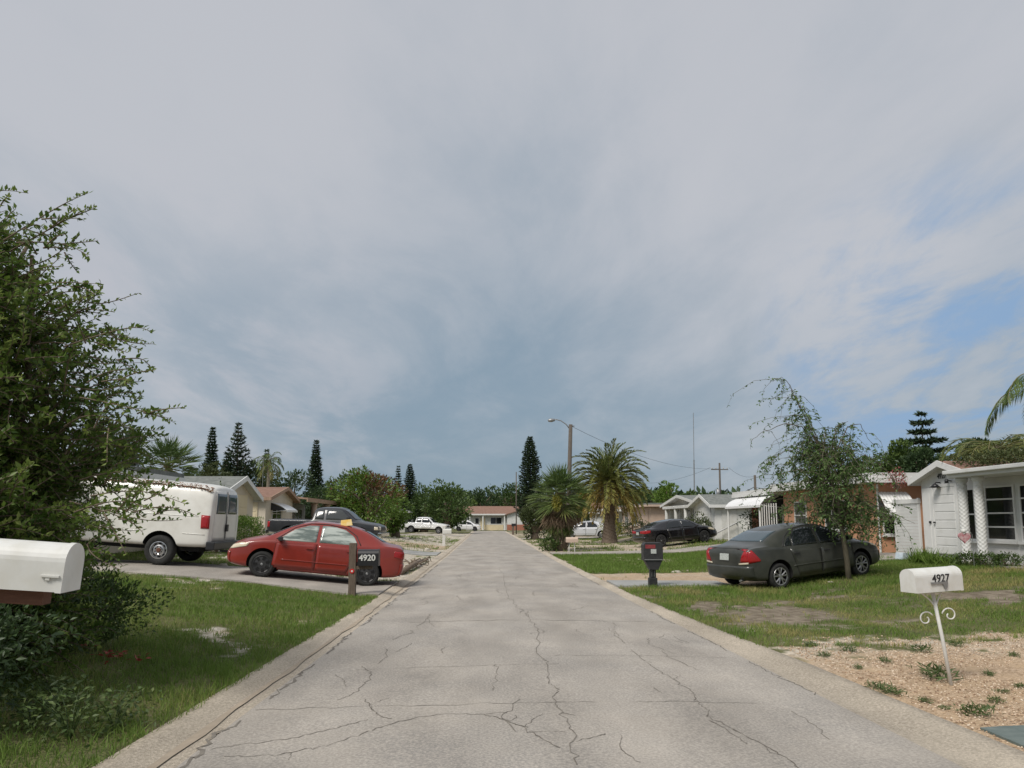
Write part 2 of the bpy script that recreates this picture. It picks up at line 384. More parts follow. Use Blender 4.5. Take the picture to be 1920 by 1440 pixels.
def build_ground():
    def axis(parts):
        r = []
        for a, b, s in parts: r += list(np.arange(a, b, s))
        return np.array(r)
    xs = np.concatenate([axis([(-900, -100, 80), (-100, -30, 7), (-30, -16, 1), (-16, -2.7, .16)]), [-2.645, -2.60], axis([(-2, 3.6, 1.0)]), [3.66, 3.71], axis([(3.85, 16, .16), (16, 30, 1), (30, 100, 7), (100, 901, 80)])])
    ys = axis([(-60, 0, 10), (0, 3, .6), (3, 24, .16), (24, 50, .4), (50, 120, 1.2), (120, 200, 8), (200, 2000, 150)])
    X, Y = np.meshgrid(xs, ys); cut = (X > -2.62) & (X < 3.68)
    X = X + np.where(X > 3.6, (edge('oR', Y) - 3.70) * np.clip(1 - (X - 3.7) / 4, 0, 1), 0) + np.where(X < -2.55, (edge('oL', Y) + 2.64) * np.clip(1 - (-2.64 - X) / 4, 0, 1), 0)
    Z = tz(X, Y)
    ins = ~cut
    Z = Z + np.where(ins & (np.abs(X) < 30), (fbm(X, Y, 1.3, 3) - .5) * .05 * np.clip(np.where(X > 0, X - edge('oR', Y), edge('oL', Y) - X) - .05, 0, 1), 0)
    Z = np.where(cut, np.where(Y < 111.5, -.12, -.02), Z)
    nx, ny = len(xs), len(ys)
    V = np.stack([X, Y, Z], -1).reshape(-1, 3)
    i = np.arange(nx * (ny - 1)).reshape(ny - 1, nx)[:, :-1].reshape(-1)
    F = np.stack([i, i + 1, i + nx + 1, i + nx], 1)
    me = bpy.data.meshes.new('ground'); me.vertices.add(len(V)); me.vertices.foreach_set('co', V.reshape(-1))
    me.loops.add(F.size); me.polygons.add(len(F)); me.loops.foreach_set('vertex_index', F.reshape(-1))
    me.polygons.foreach_set('loop_start', np.arange(0, F.size, 4)); me.update(calc_edges=True)
    me.polygons.foreach_set('use_smooth', np.ones(len(F), bool))
    for nm, fn in (('sand', sandmask), ('tone', tonemask), ('dirt', lambda x, y: np.where((x > 2.5) & (x < 16), sm(y, 10.2, 11.3) * (1 - sm(y, 16.8, 17.2)), 0))):
        a = me.attributes.new(nm, 'FLOAT', 'POINT'); a.data.foreach_set('value', fn(V[:, 0], V[:, 1]).astype(np.float32))
    return tag(obj('ground', me, None, [ground_material()]), kind='structure')
ground = build_ground()

M['sand'] = mat('sand', (.37, .31, .235), .95, (.30, .25, .19), 9, c3=(.27, .23, .18), s3=1.1)
def concrete(name, c, c2, agg, c3, bump=.25):
    m = mat(name, c, .9, c2, 1.3, bump=bump, bscale=120, spec=.2, c3=c3, s3=.35)
    nt = m.node_tree; b = nt.nodes['Principled BSDF']; N = nt.nodes.new; L = nt.links.new
    src = b.inputs['Base Color'].links[0].from_socket
    tc = N('ShaderNodeTexCoord'); n = N('ShaderNodeTexNoise'); n.inputs['Scale'].default_value = 48; n.inputs['Detail'].default_value = 4; n.inputs['Roughness'].default_value = .7
    L(tc.outputs['Object'], n.inputs['Vector'])
    mr = N('ShaderNodeMapRange'); L(n.outputs['Fac'], mr.inputs[0]); mr.inputs[1].default_value = .40; mr.inputs[2].default_value = .68
    mx = N('ShaderNodeMix'); mx.data_type = 'RGBA'; L(mr.outputs[0], mx.inputs[0]); L(src, mx.inputs[6]); mx.inputs[7].default_value = (*agg, 1)
    # long blotches of old stain running with the traffic
    mp = N('ShaderNodeMapping'); mp.inputs['Scale'].default_value = (1.1, .5, 1); L(tc.outputs['Object'], mp.inputs[0])
    n2 = N('ShaderNodeTexNoise'); n2.inputs['Scale'].default_value = 1.2; n2.inputs['Detail'].default_value = 6; L(mp.outputs[0], n2.inputs['Vector'])
    mr2 = N('ShaderNodeMapRange'); L(n2.outputs['Fac'], mr2.inputs[0]); mr2.inputs[1].default_value = .32; mr2.inputs[2].default_value = .7; mr2.inputs[3].default_value = .78; mr2.inputs[4].default_value = 1.10
    vm = N('ShaderNodeVectorMath'); vm.operation = 'SCALE'; L(mx.outputs[2], vm.inputs[0]); L(mr2.outputs[0], vm.inputs['Scale'])
    L(vm.outputs[0], b.inputs['Base Color'])
    return m
M['road'] = concrete('road_concrete', (.325, .295, .258), (.275, .255, .23), (.47, .43, .375), (.245, .235, .222))
M['gutter'] = concrete('gutter_concrete', (.44, .385, .305), (.34, .295, .235), (.66, .58, .47), (.36, .31, .245), .8)
M['drive'] = concrete('drive_concrete', (.38, .345, .30), (.27, .25, .225), (.46, .42, .37), (.24, .225, .20))
M['drive_grey'] = concrete('drive_grey_concrete', (.33, .335, .32), (.27, .275, .265), (.40, .40, .385), (.25, .25, .24))
M['crack'] = mat('crack', (.12, .105, .088), .95, (.22, .20, .17), 6)
M['joint'] = mat('joint', (.17, .155, .135), .95, (.29, .265, .23), 2.2, lo=.4, hi=.55)

def strip_mesh(name, fn, ys, mats, wob=0):
    mb = MB(); vs = []
    for y in ys:
        prof = fn(y); k = len(prof)
        for i, (x, z) in enumerate(prof):
            w = (float(fbm(x * 3, y, 1.4, 31)) - .5) * wob if i in (0, k - 1) and wob else 0
            vs.append((x + w, y, z))
    fs = [(j * k + i, j * k + i + 1, (j + 1) * k + i + 1, (j + 1) * k + i) for j in range(len(ys) - 1) for i in range(k - 1)]
    mb.add(vs, fs); return tag(mb.build(name, mats, smooth=True), kind='structure')
road_y = list(np.arange(-6, 60, 1.0)) + list(np.arange(60, 113, 4)) + [112]
road = strip_mesh('road', lambda y: [(edge('eL', y), 0), (-.7, .03), (.55, .05), (1.8, .03), (edge('eR', y), 0)], road_y, M['road'])
gy = list(np.arange(-6, 40, .25)) + list(np.arange(40, 113, 1.5))
def lp(a, b, ts): return [a + (b - a) * t for t in ts]
def gut(o, e, s):
    x = lp(o, e, (0, .22, .34, .66, .92)); return [(o - s * .04, -.035)] + list(zip(x, (.032, .03, .02, -.02, -.012))) + [(e + s * .012, -.006)]
strip_mesh('gutter', lambda y: gut(edge('oL', y), edge('eL', y), 1), gy, M['gutter'], wob=.07)
strip_mesh('gutter_sand', lambda y: [(edge('eL', y) - .24, -.014), (edge('eL', y) - .19, -.010), (edge('eL', y) - .12, -.008)], gy, M['sand'], wob=.15)
strip_mesh('gutter', lambda y: list(reversed(gut(edge('oR', y), edge('eR', y), -1))), gy, M['gutter'], wob=.07)
cr = MB(); cr.add([(-300, 112.2, .0), (300, 112.2, .0), (300, 119, .0), (-300, 119, .0)], [(0, 1, 2, 3)])
tag(cr.build('cross_road', M['road']), kind='structure')

def road_z(x):
    return float(np.interp(x, [-1.95, -.7, .55, 1.8, 3.0], [0, .03, .05, .03, 0])) + .0035
def crack_lines():
    def poly(mb, pts, w, jit=.03, sub=7, close=False):
        P = []
        for a, b in zip(pts[:-1], pts[1:]):
            for i in range(sub):
                t = i / sub; q = a.lerp(b, t)
                j = jit * min((b - a).length, 1.2)
                P.append(Vector((q.x + rng.normal() * j, q.y + rng.normal() * j * 1.6, 0)))
        P.append(pts[-1])
        b0 = len(mb.v)
        for i, p in enumerate(P):
            t = (P[min(i + 1, len(P) - 1)] - P[max(i - 1, 0)]); t.z = 0
            if t.length < 1e-6: t = Vector((0, 1, 0))
            t.normalize(); n = Vector((-t.y, t.x, 0)); ww = w * rng.uniform(.35, 1.3)
            # lines across the road must keep some apparent width
            for s in (-1, 1):
                q = p + n * s * ww / 2; mb.v.append((q.x, q.y, road_z(q.x)))
        for i in range(len(P) - 1):
            mb.f.append((b0 + 2 * i, b0 + 2 * i + 1, b0 + 2 * i + 3, b0 + 2 * i + 2)); mb.m.append(0)
    def g(px, py):
        d = px_dir(px, py); t = (CAMH - .03) / -d.z; p = Vector((0, 0, CAMH)) + d * t; return Vector((p.x, p.y, 0))
    cracks = [
        [(945, 1080), (952, 1120), (975, 1145), (992, 1160), (1008, 1190), (1018, 1235), (1030, 1265), (1030, 1285), (1050, 1297), (1038, 1310), (1048, 1335), (1075, 1378), (1082, 1440)],
        [(1140, 1178), (1152, 1192), (1172, 1206)], [(1183, 1218), (1205, 1235), (1235, 1258), (1270, 1278), (1300, 1298), (1308, 1318), (1330, 1332), (1324, 1343), (1360, 1360), (1395, 1378), (1430, 1395), (1475, 1420), (1500, 1440)],
        [(810, 1150), (795, 1165), (770, 1185), (735, 1198)], [(724, 1215), (718, 1235), (708, 1243)], [(678, 1247), (695, 1258), (690, 1275), (660, 1300), (632, 1310)],
        [(683, 1308), (695, 1328), (720, 1345), (735, 1348)],
        [(420, 1412), (520, 1410), (600, 1398), (680, 1375), (740, 1355), (790, 1345), (840, 1340), (900, 1342), (940, 1350), (980, 1367), (1015, 1390), (1050, 1408)],
        [(400, 1396), (480, 1388), (560, 1378), (640, 1360), (690, 1348)],
        [(940, 1350), (960, 1360), (990, 1368)], [(1080, 1395), (1120, 1385), (1135, 1380)],
        [(1330, 1350), (1380, 1380), (1400, 1395)], [(935, 1065), (944, 1080)], [(1225, 1290), (1240, 1300)]]
    mb = MB()
    for c in cracks:
        q = [g(*p) for p in c]; poly(mb, q, .009, .026, 7)
        for a, b in zip(q[:-1], q[1:]):                                   # hair cracks leaving the main ones
            if rng.random() < .35:
                s = a.lerp(b, rng.random()); e = s + Vector((rng.normal() * .14, rng.normal() * .2, 0)); poly(mb, [s, s.lerp(e, .5) + Vector((rng.normal() * .04, rng.normal() * .05, 0)), e], .006, .03, 5)
    for i in range(44):                                                   # fine broken cracks running down the lanes
        a = Vector((rng.uniform(-1.6, 2.7), rng.uniform(4.6, 24), 0)); b = a + Vector((rng.normal() * .16, rng.uniform(.3, 1.3), 0)); poly(mb, [a, a.lerp(b, .5) + Vector((rng.normal() * .06, 0, 0)), b], .0055 + .0003 * a.y, .03, 6)
    # ragged dirt-filled edge between slab and gutter
    for y0 in np.arange(4.5, 26, 2.3):
        if rng.random() < .95:
            poly(mb, [Vector((edge('eL', y0 + i * .4) + .03 + rng.normal() * .01, y0 + i * .4, 0)) for i in range(5)], .030, .06, 6)
        if rng.random() < .5:
            poly(mb, [Vector((edge('eR', y0 + i * .4) - .03 + rng.normal() * .01, y0 + i * .4, 0)) for i in range(5)], .014, .05, 5)
    tag(mb.build('road_cracks', M['crack']), kind='structure')
    jm = MB()
    for y0, x0, x1 in ((6.4, -1.95, .95), (8.05, -1.4, .8), (6.45, 1.3, 2.4), (8.62, .8, 2.95), (11.6, -1.2, 2.9), (17.6, -1.75, 2.8), (22, -1.75, 2.75), (27, -1.7, 2.7)):
        poly(jm, [Vector((x0 + (x1 - x0) * i / 3, y0 + rng.normal() * .02, 0)) for i in range(4)], .009 if y0 < 9 else .018, .012, 9)
    tag(jm.build('road_joints', M['joint']), kind='structure')
crack_lines()

def drape(name, poly, m, dz=.012, n=40, kind='structure', seed=0, thick=.0):
    """a flat slab draped over the terrain: poly = 4 corners (x,y) in order"""
    a, b, c, d = [np.array(p, float) for p in poly]; vs = []
    U = np.linspace(0, 1, n); W = np.linspace(0, 1, max(6, n // 3)); k = len(W)
    for u in U:
        for w in W:
            p = (a * (1 - u) + b * u) * (1 - w) + (d * (1 - u) + c * u) * w
            if w in (0, 1): p = p + (float(fbm(p[0], p[1], 1.2, 40 + seed)) - .5) * .22 * np.array([0, 1])
            vs.append((p[0], p[1], tzf(p[0], p[1]) + dz + .028))
    nU = len(U); fs = [(i * k + j, i * k + j + 1, (i + 1) * k + j + 1, (i + 1) * k + j) for i in range(nU - 1) for j in range(k - 1)]
    per = [i * k for i in range(nU)] + [(nU - 1) * k + j for j in range(1, k)] + [i * k + k - 1 for i in range(nU - 2, -1, -1)] + [j for j in range(k - 2, 0, -1)]
    base = len(vs); vs += [(vs[i][0], vs[i][1], vs[i][2] - .12) for i in per]
    fs += [(per[i], base + i, base + (i + 1) % len(per), per[(i + 1) % len(per)]) for i in range(len(per))]
    mb = MB(); mb.add(vs, fs); return tag(mb.build(name, m, smooth=False), kind=kind)
drape('driveway', [(-2.28, 15.75), (-15, 17.3), (-15, 20.9), (-2.28, 19.0)], M['drive'])
drape('driveway', [(-2.28, 33.5), (-14, 33.5), (-14, 36.6), (-2.28, 36.6)], M['drive_grey'], seed=2)
drape('driveway', [(3.12, 33.8), (13, 34.6), (13, 37.8), (3.12, 36.0)], M['drive'], seed=3)
drape('driveway', [(3.14, 17.4), (5.9, 17.5), (5.9, 18.6), (3.14, 19.0)], M['drive_grey'], seed=4)
drape('driveway', [(9.6, 21.2), (13.6, 21.6), (13.6, 24.3), (9.6, 23.8)], M['drive'], seed=5)
drape('driveway', [(3.12, 62), (13, 62), (13, 66), (3.12, 66)], M['drive'], seed=6)
drape('driveway', [(-2.28, 76), (-12, 76), (-12, 80), (-2.28, 80)], M['drive'], seed=7)
pl = drape('ground_plate', [(3.74, 5.0), (5.2, 5.0), (5.2, 5.62), (3.74, 5.52)], M['plate_metal'], dz=-.01, n=8, kind=None)
tag(pl, 'dark greenish slab set in the ground at the edge of the orange gravel', 'slab')

# ------------------------------------------------------------------ leaf / blade clouds
def cloud_mesh(name, V, nper, F, tint, mats, parent=None):
    """V (n*nper,3); F face pattern list over nper verts"""
    n = len(V) // nper
    me = bpy.data.meshes.new(name); me.vertices.add(len(V)); me.vertices.foreach_set('co', np.ascontiguousarray(V, np.float32).reshape(-1))
    base = (np.arange(n) * nper)[:, None]
    loops = []; starts = []; tot = 0
    per = np.concatenate([np.array(f) for f in F]); lens = [len(f) for f in F]
    LI = (base + per[None, :]).reshape(-1)
    st = np.cumsum([0] + lens[:-1]); S = (np.arange(n)[:, None] * len(per) + st[None, :]).reshape(-1)
    me.loops.add(len(LI)); me.loops.foreach_set('vertex_index', LI.astype(np.int32))
    me.polygons.add(n * len(F)); me.polygons.foreach_set('loop_start', S.astype(np.int32)); me.update(calc_edges=True)
    a = me.attributes.new('tint', 'FLOAT', 'POINT'); a.data.foreach_set('value', np.repeat(np.asarray(tint, np.float32), nper))
    return obj(name, me, parent, mats if isinstance(mats, (list, tuple)) else [mats])
def unit(v): return v / np.maximum(np.linalg.norm(v, axis=-1, keepdims=True), 1e-9)
def leaves(name, P, D, L, W, tint, m, parent=None, fold=.25):
    """one folded diamond per leaf"""
    n = len(P); P = np.asarray(P, float); D = unit(np.asarray(D, float)); L = np.broadcast_to(np.asarray(L, float), (n,))[:, None]; W = np.broadcast_to(np.asarray(W, float), (n,))[:, None]
    r = unit(rng.normal(size=(n, 3)) + np.array([0, 0, 1.2])); S = unit(np.cross(D, r)); Nn = np.cross(S, D)
    m1 = P + D * L * .45
    V = np.stack([P, m1 + S * W * .5 + Nn * W * fold, P + D * L, m1 - S * W * .5 + Nn * W * fold], 1).reshape(-1, 3)
    return cloud_mesh(name, V, 4, [(0, 1, 2), (0, 2, 3)], tint, m, parent)
def blades(name, P, h, w, tint, m, parent=None, lean=.5):
    n = len(P); h = np.broadcast_to(h, (n,))[:, None]; w = np.broadcast_to(w, (n,))[:, None]
    th = rng.uniform(0, 2 * np.pi, n); S = np.stack([np.cos(th), np.sin(th), 0 * th], 1)
    ph = rng.uniform(0, 2 * np.pi, n); k = np.abs(rng.normal(size=n)) * lean; Dv = np.stack([np.cos(ph) * k, np.sin(ph) * k, np.ones(n)], 1)
    mid = P + Dv * h * .55; tip = P + Dv * h * np.array([1.5, 1.5, 1.0])
    V = np.stack([P - S * w * .5, P + S * w * .5, mid + S * w * .4, mid - S * w * .4, tip], 1).reshape(-1, 3)
    return cloud_mesh(name, V, 5, [(0, 1, 2, 3), (3, 2, 4)], tint, m, parent)

M['grass'] = leafmat('grass_blades', (.11, .185, .034), (.165, .25, .052), (.36, .32, .13), trans=.35, rough=.6, spec=.2)
M['weed'] = leafmat('weed_leaves', (.06, .10, .03), (.11, .16, .05), (.17, .20, .08), trans=.25)
def scatter_grass():
    P = []; H = []; W = []
    def region(x0, x1, y0, y1, dens, h, w, thresh=.5, keep=None):
        n = int((x1 - x0) * (y1 - y0) * dens); x = rng.uniform(x0, x1, n); y = rng.uniform(y0, y1, n)
        k = sandmask(x, y) + (fbm(x, y, 5, 21, 3) - .5) * 1.5 < thresh
        k &= rng.random(n) < .35 + .65 * sm(fbm(x, y, 3, 25, 3), .35, .55)
        k &= np.where(x > 0, x > edge('oR', y) - .05 + .10 * (fbm(x, y, 2.5, 61, 2) - .4), x < edge('oL', y) + .05 - .10 * (fbm(x, y, 2.5, 63, 2) - .4))
        if keep is not None: k &= keep(x, y)
        x, y = x[k], y[k]; n = len(x)
        P.append(np.stack([x, y, tz(x, y) - .004 + .0 * x], 1)); H.append(h * rng.uniform(.5, 1.35, n) * (.7 + .6 * fbm(x, y, .8, 27, 2))); W.append(np.full(n, w))
    dl = lambda x, y: ~((y > 15.6 + (-2.66 - x) * .13) & (y < 19.1 + (-2.66 - x) * .16))
    region(-10, -2.1, 4.0, 9, 1900, .075, .007, keep=dl)
    region(-10, -2.1, 9, 17.0, 1300, .07, .009, keep=dl)
    region(-12, -2.1, 17.0, 33, 240, .08, .015, .40, keep=dl)
    dr = lambda x, y: ~((y > 17.3) & (y < 19.0) & (x < 6.0)) & ~((y > 21.2) & (y < 24.2) & (x > 9.4))
    region(3.0, 13, 9.0, 14, 1150, .06, .008, keep=dr)
    region(3.0, 13, 14, 21.8, 850, .085, .010, keep=dr)
    region(3.0, 12.5, 21.8, 33.6, 420, .10, .016, .6)
    region(3.0, 14, 36.5, 62, 60, .12, .03, .45)
    region(-13, -2.1, 37, 70, 45, .12, .03, .40)
    P = np.concatenate(P); H = np.concatenate(H); W = np.concatenate(W)
    t = np.clip(.15 + .75 * fbm(P[:, 0], P[:, 1], .9, 33) + rng.normal(size=len(P)) * .14, 0, 1)
    t = np.where((P[:, 0] > 2.5) & (P[:, 1] < 17.3), np.clip(t + 1.5 * (fbm(P[:, 0], P[:, 1], 1.1, 71, 3) - .42), 0, 1), t)
    lush = (P[:, 0] > 2.5) & (P[:, 1] > 21.8) & (P[:, 1] < 33.6); t = np.where(lush, t * .75, t)
    o = blades('grass', P, H, W, t, M['grass'])
    tag(o, kind='stuff'); o['label'] = 'green and dry grass blades of the verges and front lawns'; o['category'] = 'grass'
scatter_grass()

def scatter_pebbles():
    n = 26000; x = rng.uniform(3.68, 9.5, n); y = rng.uniform(4.6, 10.6, n)
    k = sandmask(x, y) > .5; x, y = x[k], y[k]; n = len(x); s = rng.uniform(.004, .013, n)[:, None]
    P = np.stack([x, y, tz(x, y) + .004], 1); a = rng.uniform(0, 6.28, n); c, d = np.cos(a)[:, None], np.sin(a)[:, None]; o = np.zeros((n, 1)); e = rng.uniform(.6, 1.3, (n, 1))
    V = np.stack([P + np.hstack([c * s * e, d * s * e, o]), P + np.hstack([-d * s, c * s, o]), P - np.hstack([c * s * e, d * s * e, o]), P - np.hstack([-d * s, c * s, o]), P + np.hstack([o, o, s * .9])], 1).reshape(-1, 3)
    ob = cloud_mesh('gravel', V, 5, [(0, 1, 4), (1, 2, 4), (2, 3, 4), (3, 0, 4)], rng.random(n), leafmat('pebbles', (.19, .12, .075), (.48, .34, .22), (.70, .59, .46), trans=0, rough=.9, spec=.2))
    tag(ob, 'loose orange and pale gravel beside the road under the leaning mailbox', 'gravel', kind='stuff')
scatter_pebbles()
# ------------------------------------------------------------------ vehicles
def eval_mesh(o):
    dg = bpy.context.evaluated_depsgraph_get(); dg.update()
    return bpy.data.meshes.new_from_object(o.evaluated_get(dg))
def loft(st, dz=.05, mid=.45, crown=.02, sh=.94):
    """st rows: x, zb, w, zbelt, ztop, wtop -> closed body cage"""
    mb = MB(); rings = []
    for (x, zb, w, zbelt, zt, wt) in st:
        zm = zb + (zbelt - zb) * mid
        half = [(0, zb), (.80 * w, zb), (.965 * w, zb + .05), (.99 * w, zb + .11), (w, zm), (w * .99, zb + (zbelt - zb) * .80), (w * (sh + 1) / 2 + .005 * w * (sh < .96), zbelt - .035), (w * sh, zbelt), (w * sh + (wt - w * sh) * .12, zbelt + (zt - dz - zbelt) * .14),
                (wt + (w * sh - wt) * .12, zt - dz), (wt * .82, zt - dz * .25), (wt * .4, zt), (0, zt + crown)]
        ring = [(x, y, z) for (y, z) in half] + [(x, -y, z) for (y, z) in reversed(half[1:-1])]
        rings.append(ring)
    n = len(rings[0]); vs = [p for r in rings for p in r]
    fs = [(i * n + j, i * n + (j + 1) % n, (i + 1) * n + (j + 1) % n, (i + 1) * n + j) for i in range(len(rings) - 1) for j in range(n)]
    h = n // 2
    for b in (0, (len(rings) - 1) * n):
        for j in range(h):
            l0, l1 = (n - j) % n, n - j - 1
            f = [b + j, b + j + 1, b + l1, b + l0]
            f = list(dict.fromkeys(f))
            fs.append(tuple(f))
    mb.add(vs, fs); return mb
class Car:
    def __init__(s, name, loc, heading, pitch, label, cat, paint, group=None, roll=0):
        s.root = empty(name, loc, (roll, -pitch, heading), label, cat, group); s.paint = paint
    def body(s, st, wheels, arch_r, w, dz=.05, mid=.45, crown=.02, sub=2, name='body', sh=.94):
        me = loft(st, dz, mid, crown, sh).mesh('cage'); o = obj('tmp', me, None, [s.paint, M['underbody']])
        sb = o.modifiers.new('s', 'SUBSURF'); sb.levels = sub; sb.render_levels = sub
        cut = MB()
        for (x, z) in wheels:
            for sd in (1, -1):
                cut.lathe([(.0001, sd * (w - .34)), (arch_r, sd * (w - .34)), (arch_r, sd * (w + .2)), (.0001, sd * (w + .2))], 36, 1, 'y', (x, 0, z))
        cm = cut.mesh('cut'); co = obj('cut', cm, None, [s.paint, M['underbody']])
        bl = o.modifiers.new('b', 'BOOLEAN'); bl.operation = 'DIFFERENCE'; bl.object = co; bl.solver = 'EXACT'; bl.use_self = True
        r = eval_mesh(o)
        o.modifiers.remove(bl); r2 = eval_mesh(o)
        bpy.data.objects.remove(o); bpy.data.objects.remove(co)
        bm = bmesh.new(); bm.from_mesh(r2); s.bvh = BVHTree.FromBMesh(bm); bm.free()
        if not r.materials: r.materials.append(s.paint); r.materials.append(M['underbody'])
        r.polygons.foreach_set('use_smooth', [True] * len(r.polygons))
        bm = bmesh.new(); bm.from_mesh(r)
        for e in bm.edges:
            if len(e.link_faces) == 2 and e.calc_face_angle(0) > R(38): e.smooth = False
        bm.to_mesh(r); bm.free()
        s.b = obj(name, r, s.root); s.w = w
        return s.b
    def hit(s, mode, a, b, sd=1):
        if mode == 'side': o, d = Vector((a, sd * 4, b)), Vector((0, -sd, 0))
        elif mode == 'rear': o, d = Vector((-6, a, b)), Vector((1, 0, 0))
        elif mode == 'front': o, d = Vector((6, a, b)), Vector((-1, 0, 0))
        elif mode == 'top': o, d = Vector((a, b, 5)), Vector((0, 0, -1))
        h = s.bvh.ray_cast(o, d)
        if h[0] is None:
            h = s.bvh.find_nearest(Vector((a, sd * s.w, b)) if mode == 'side' else Vector((0, a, b)) if mode in ('rear', 'front') else Vector((a, b, 1)))
        n = h[1]
        if n.dot(d) > 0: n = -n
        return h[0], n
    def patch(s, name, mode, lo, hi, m, off=.004, nx=14, ny=6, sd=1, parent=None, label=None):
        def resamp(pts, n):
            pts = [np.array(p, float) for p in pts]; d = [0]
            for a, b in zip(pts[:-1], pts[1:]): d.append(d[-1] + np.linalg.norm(b - a))
            t = np.linspace(0, d[-1], n); return np.stack([np.interp(t, d, [p[k] for p in pts]) for k in (0, 1)], 1)
        A, B = resamp(lo, nx), resamp(hi, nx); V = []; K = []
        for i in range(nx):
            for j in range(ny):
                q = A[i] + (B[i] - A[i]) * j / (ny - 1); p, n = s.hit(mode, q[0], q[1], sd); V.append(p + n * off); K.append(p - n * .01)
        fs = [(i * ny + j, (i + 1) * ny + j, (i + 1) * ny + j + 1, i * ny + j + 1) for i in range(nx - 1) for j in range(ny - 1)]
        per = [i * ny for i in range(nx)] + [(nx - 1) * ny + j for j in range(1, ny)] + [i * ny + ny - 1 for i in range(nx - 2, -1, -1)] + list(range(ny - 2, 0, -1))
        b = len(V); V += [K[i] for i in per]
        fs += [(per[i], b + i, b + (i + 1) % len(per), per[(i + 1) % len(per)]) for i in range(len(per))]
        mb = MB(); mb.add(V, fs); o = mb.build(name, m, parent or s.root)
        nf = (nx - 1) * (ny - 1)
        o.data.polygons.foreach_set('use_smooth', [i < nf for i in range(len(o.data.polygons))])
        if label: o['label'] = label
        return o
    def both(s, *a, **k): return [s.patch(*a, sd=1, **k), s.patch(*a, sd=-1, **k)]
    def line(s, mb, mode, pts, w, sd=1, off=.003):
        """a raised bead along the body following 2-D points"""
        P = []
        for a, b in zip(pts[:-1], pts[1:]):
            k = max(2, int(math.dist(a, b) / .08))
            for i in range(k): P.append((a[0] + (b[0] - a[0]) * i / k, a[1] + (b[1] - a[1]) * i / k))
        P.append(pts[-1])
        q = [s.hit(mode, x, z, sd) for (x, z) in P]
        mb.tube([h + n * off for h, n in q], w, 5)
    def wheel(s, x, sd, y, r, wd, rim_r, kind, rimmat, z=None):
        z = r if z is None else z
        e = MB(); h = wd / 2
        e.lathe([(rim_r, -h * .8), (rim_r + .02, -h), (r - .05, -h * 1.02), (r - .015, -h * .86), (r, -h * .55), (r, h * .55), (r - .015, h * .86), (r - .05, h * 1.02), (rim_r + .02, h), (rim_r, h * .8)], 36, 0, 'y')
        t = e.build('wheel', M['rubber'], s.root, smooth=True); t.location = (x, y * sd, z)
        k = MB(); o = sd * h
        if kind == 'steel':
            k.lathe([(rim_r + .004, o * .98), (rim_r - .012, o * 1.0), (rim_r - .02, o * .78), (rim_r * .78, o * .35), (rim_r * .72, o * .42), (rim_r * .62, o * .86), (rim_r * .48, o * .94), (rim_r * .36, o * .80), (rim_r * .33, o * .84), (.001, o * .84)], 32, 0, 'y')
            for i in range(8):
                th = i * math.pi / 4; k.obox((math.cos(th) * rim_r * .74, o * .48, math.sin(th) * rim_r * .74), (-math.sin(th), 0, math.cos(th)), (0, 1, 0), (math.cos(th), 0, math.sin(th)), .028, .012, .018, 1)
            for i in range(8):
                th = (i + .5) * math.pi / 4; k.obox((math.cos(th) * rim_r * .42, o * .92, math.sin(th) * rim_r * .42), (1, 0, 0), (0, 1, 0), (0, 0, 1), .011, .016, .011, 1)
            k.lathe([(rim_r * .27, o * .8), (rim_r * .25, o * 1.02), (rim_r * .16, o * 1.08), (.001, o * 1.08)], 18, 2, 'y')
            mats = [rimmat, M['underbody'], M['wood_brown']]
        elif kind == 'alloy':
            k.lathe([(rim_r + .004, o * .96), (rim_r - .012, o * .99), (rim_r - .025, o * .8), (rim_r - .03, o * .1), (.001, o * .1)], 36, 1, 'y')
            k.lathe([(rim_r + .006, o * .95), (rim_r + .002, o * 1.02), (rim_r - .024, o * .97)], 36, 0, 'y')
            for i in range(5):
                for dd in (-.17, .17):
                    th = i * 2 * math.pi / 5 + .3; a = Vector((math.cos(th + dd * .55), 0, math.sin(th + dd * .55))) * rim_r * .25; b = Vector((math.cos(th + dd * 1.5), 0, math.sin(th + dd * 1.5))) * (rim_r - .01)
                    k.tube([a + Vector((0, o * .80, 0)), (a + b) / 2 + Vector((0, o * .92, 0)), b + Vector((0, o * .90, 0))], [.022, .017, .02], 6)
            k.lathe([(rim_r * .3, o * .6), (rim_r * .29, o * .9), (rim_r * .14, o * .98), (.001, o * .98)], 20, 0, 'y')
            mats = [rimmat, M['underbody']]
        else:
            k.lathe([(rim_r + .006, o * .95), (rim_r - .005, o * 1.01), (rim_r - .03, o * .86), (rim_r * .5, o * .98), (rim_r * .2, o * 1.0), (.001, o * .96)], 36, 0, 'y')
            for i in range(7):
                th = i * 2 * math.pi / 7; k.obox((math.cos(th) * rim_r * .68, o * .93, math.sin(th) * rim_r * .68), (math.cos(th), 0, math.sin(th)), (0, 1, 0), (-math.sin(th), 0, math.cos(th)), rim_r * .2, .012, .03, 1)
            k.lathe([(.03, o * 1.0), (.022, o * 1.06), (.001, o * 1.06)], 12, 2, 'y')
            mats = [rimmat, M['underbody'], M['metal_grey']]
        k.build('rim', mats, t, smooth=False)
        return t
    def mirror(s, x, z, m, y=None, size=(.055, .085, .05)):
        for sd in (1, -1):
            p, n = s.hit('side', x, z, sd); mb = MB()
            mb.obox(p + Vector((0, sd * .11, .03)), (1, 0, 0), (0, 1, 0), (0, 0, 1), *size)
            o = mb.build('mirror', m, s.root, bevel=.025); a = MB(); a.tube([p, p + Vector((0, sd * .08, .02))], .022, 6); a.build('mirror_arm', m, o)
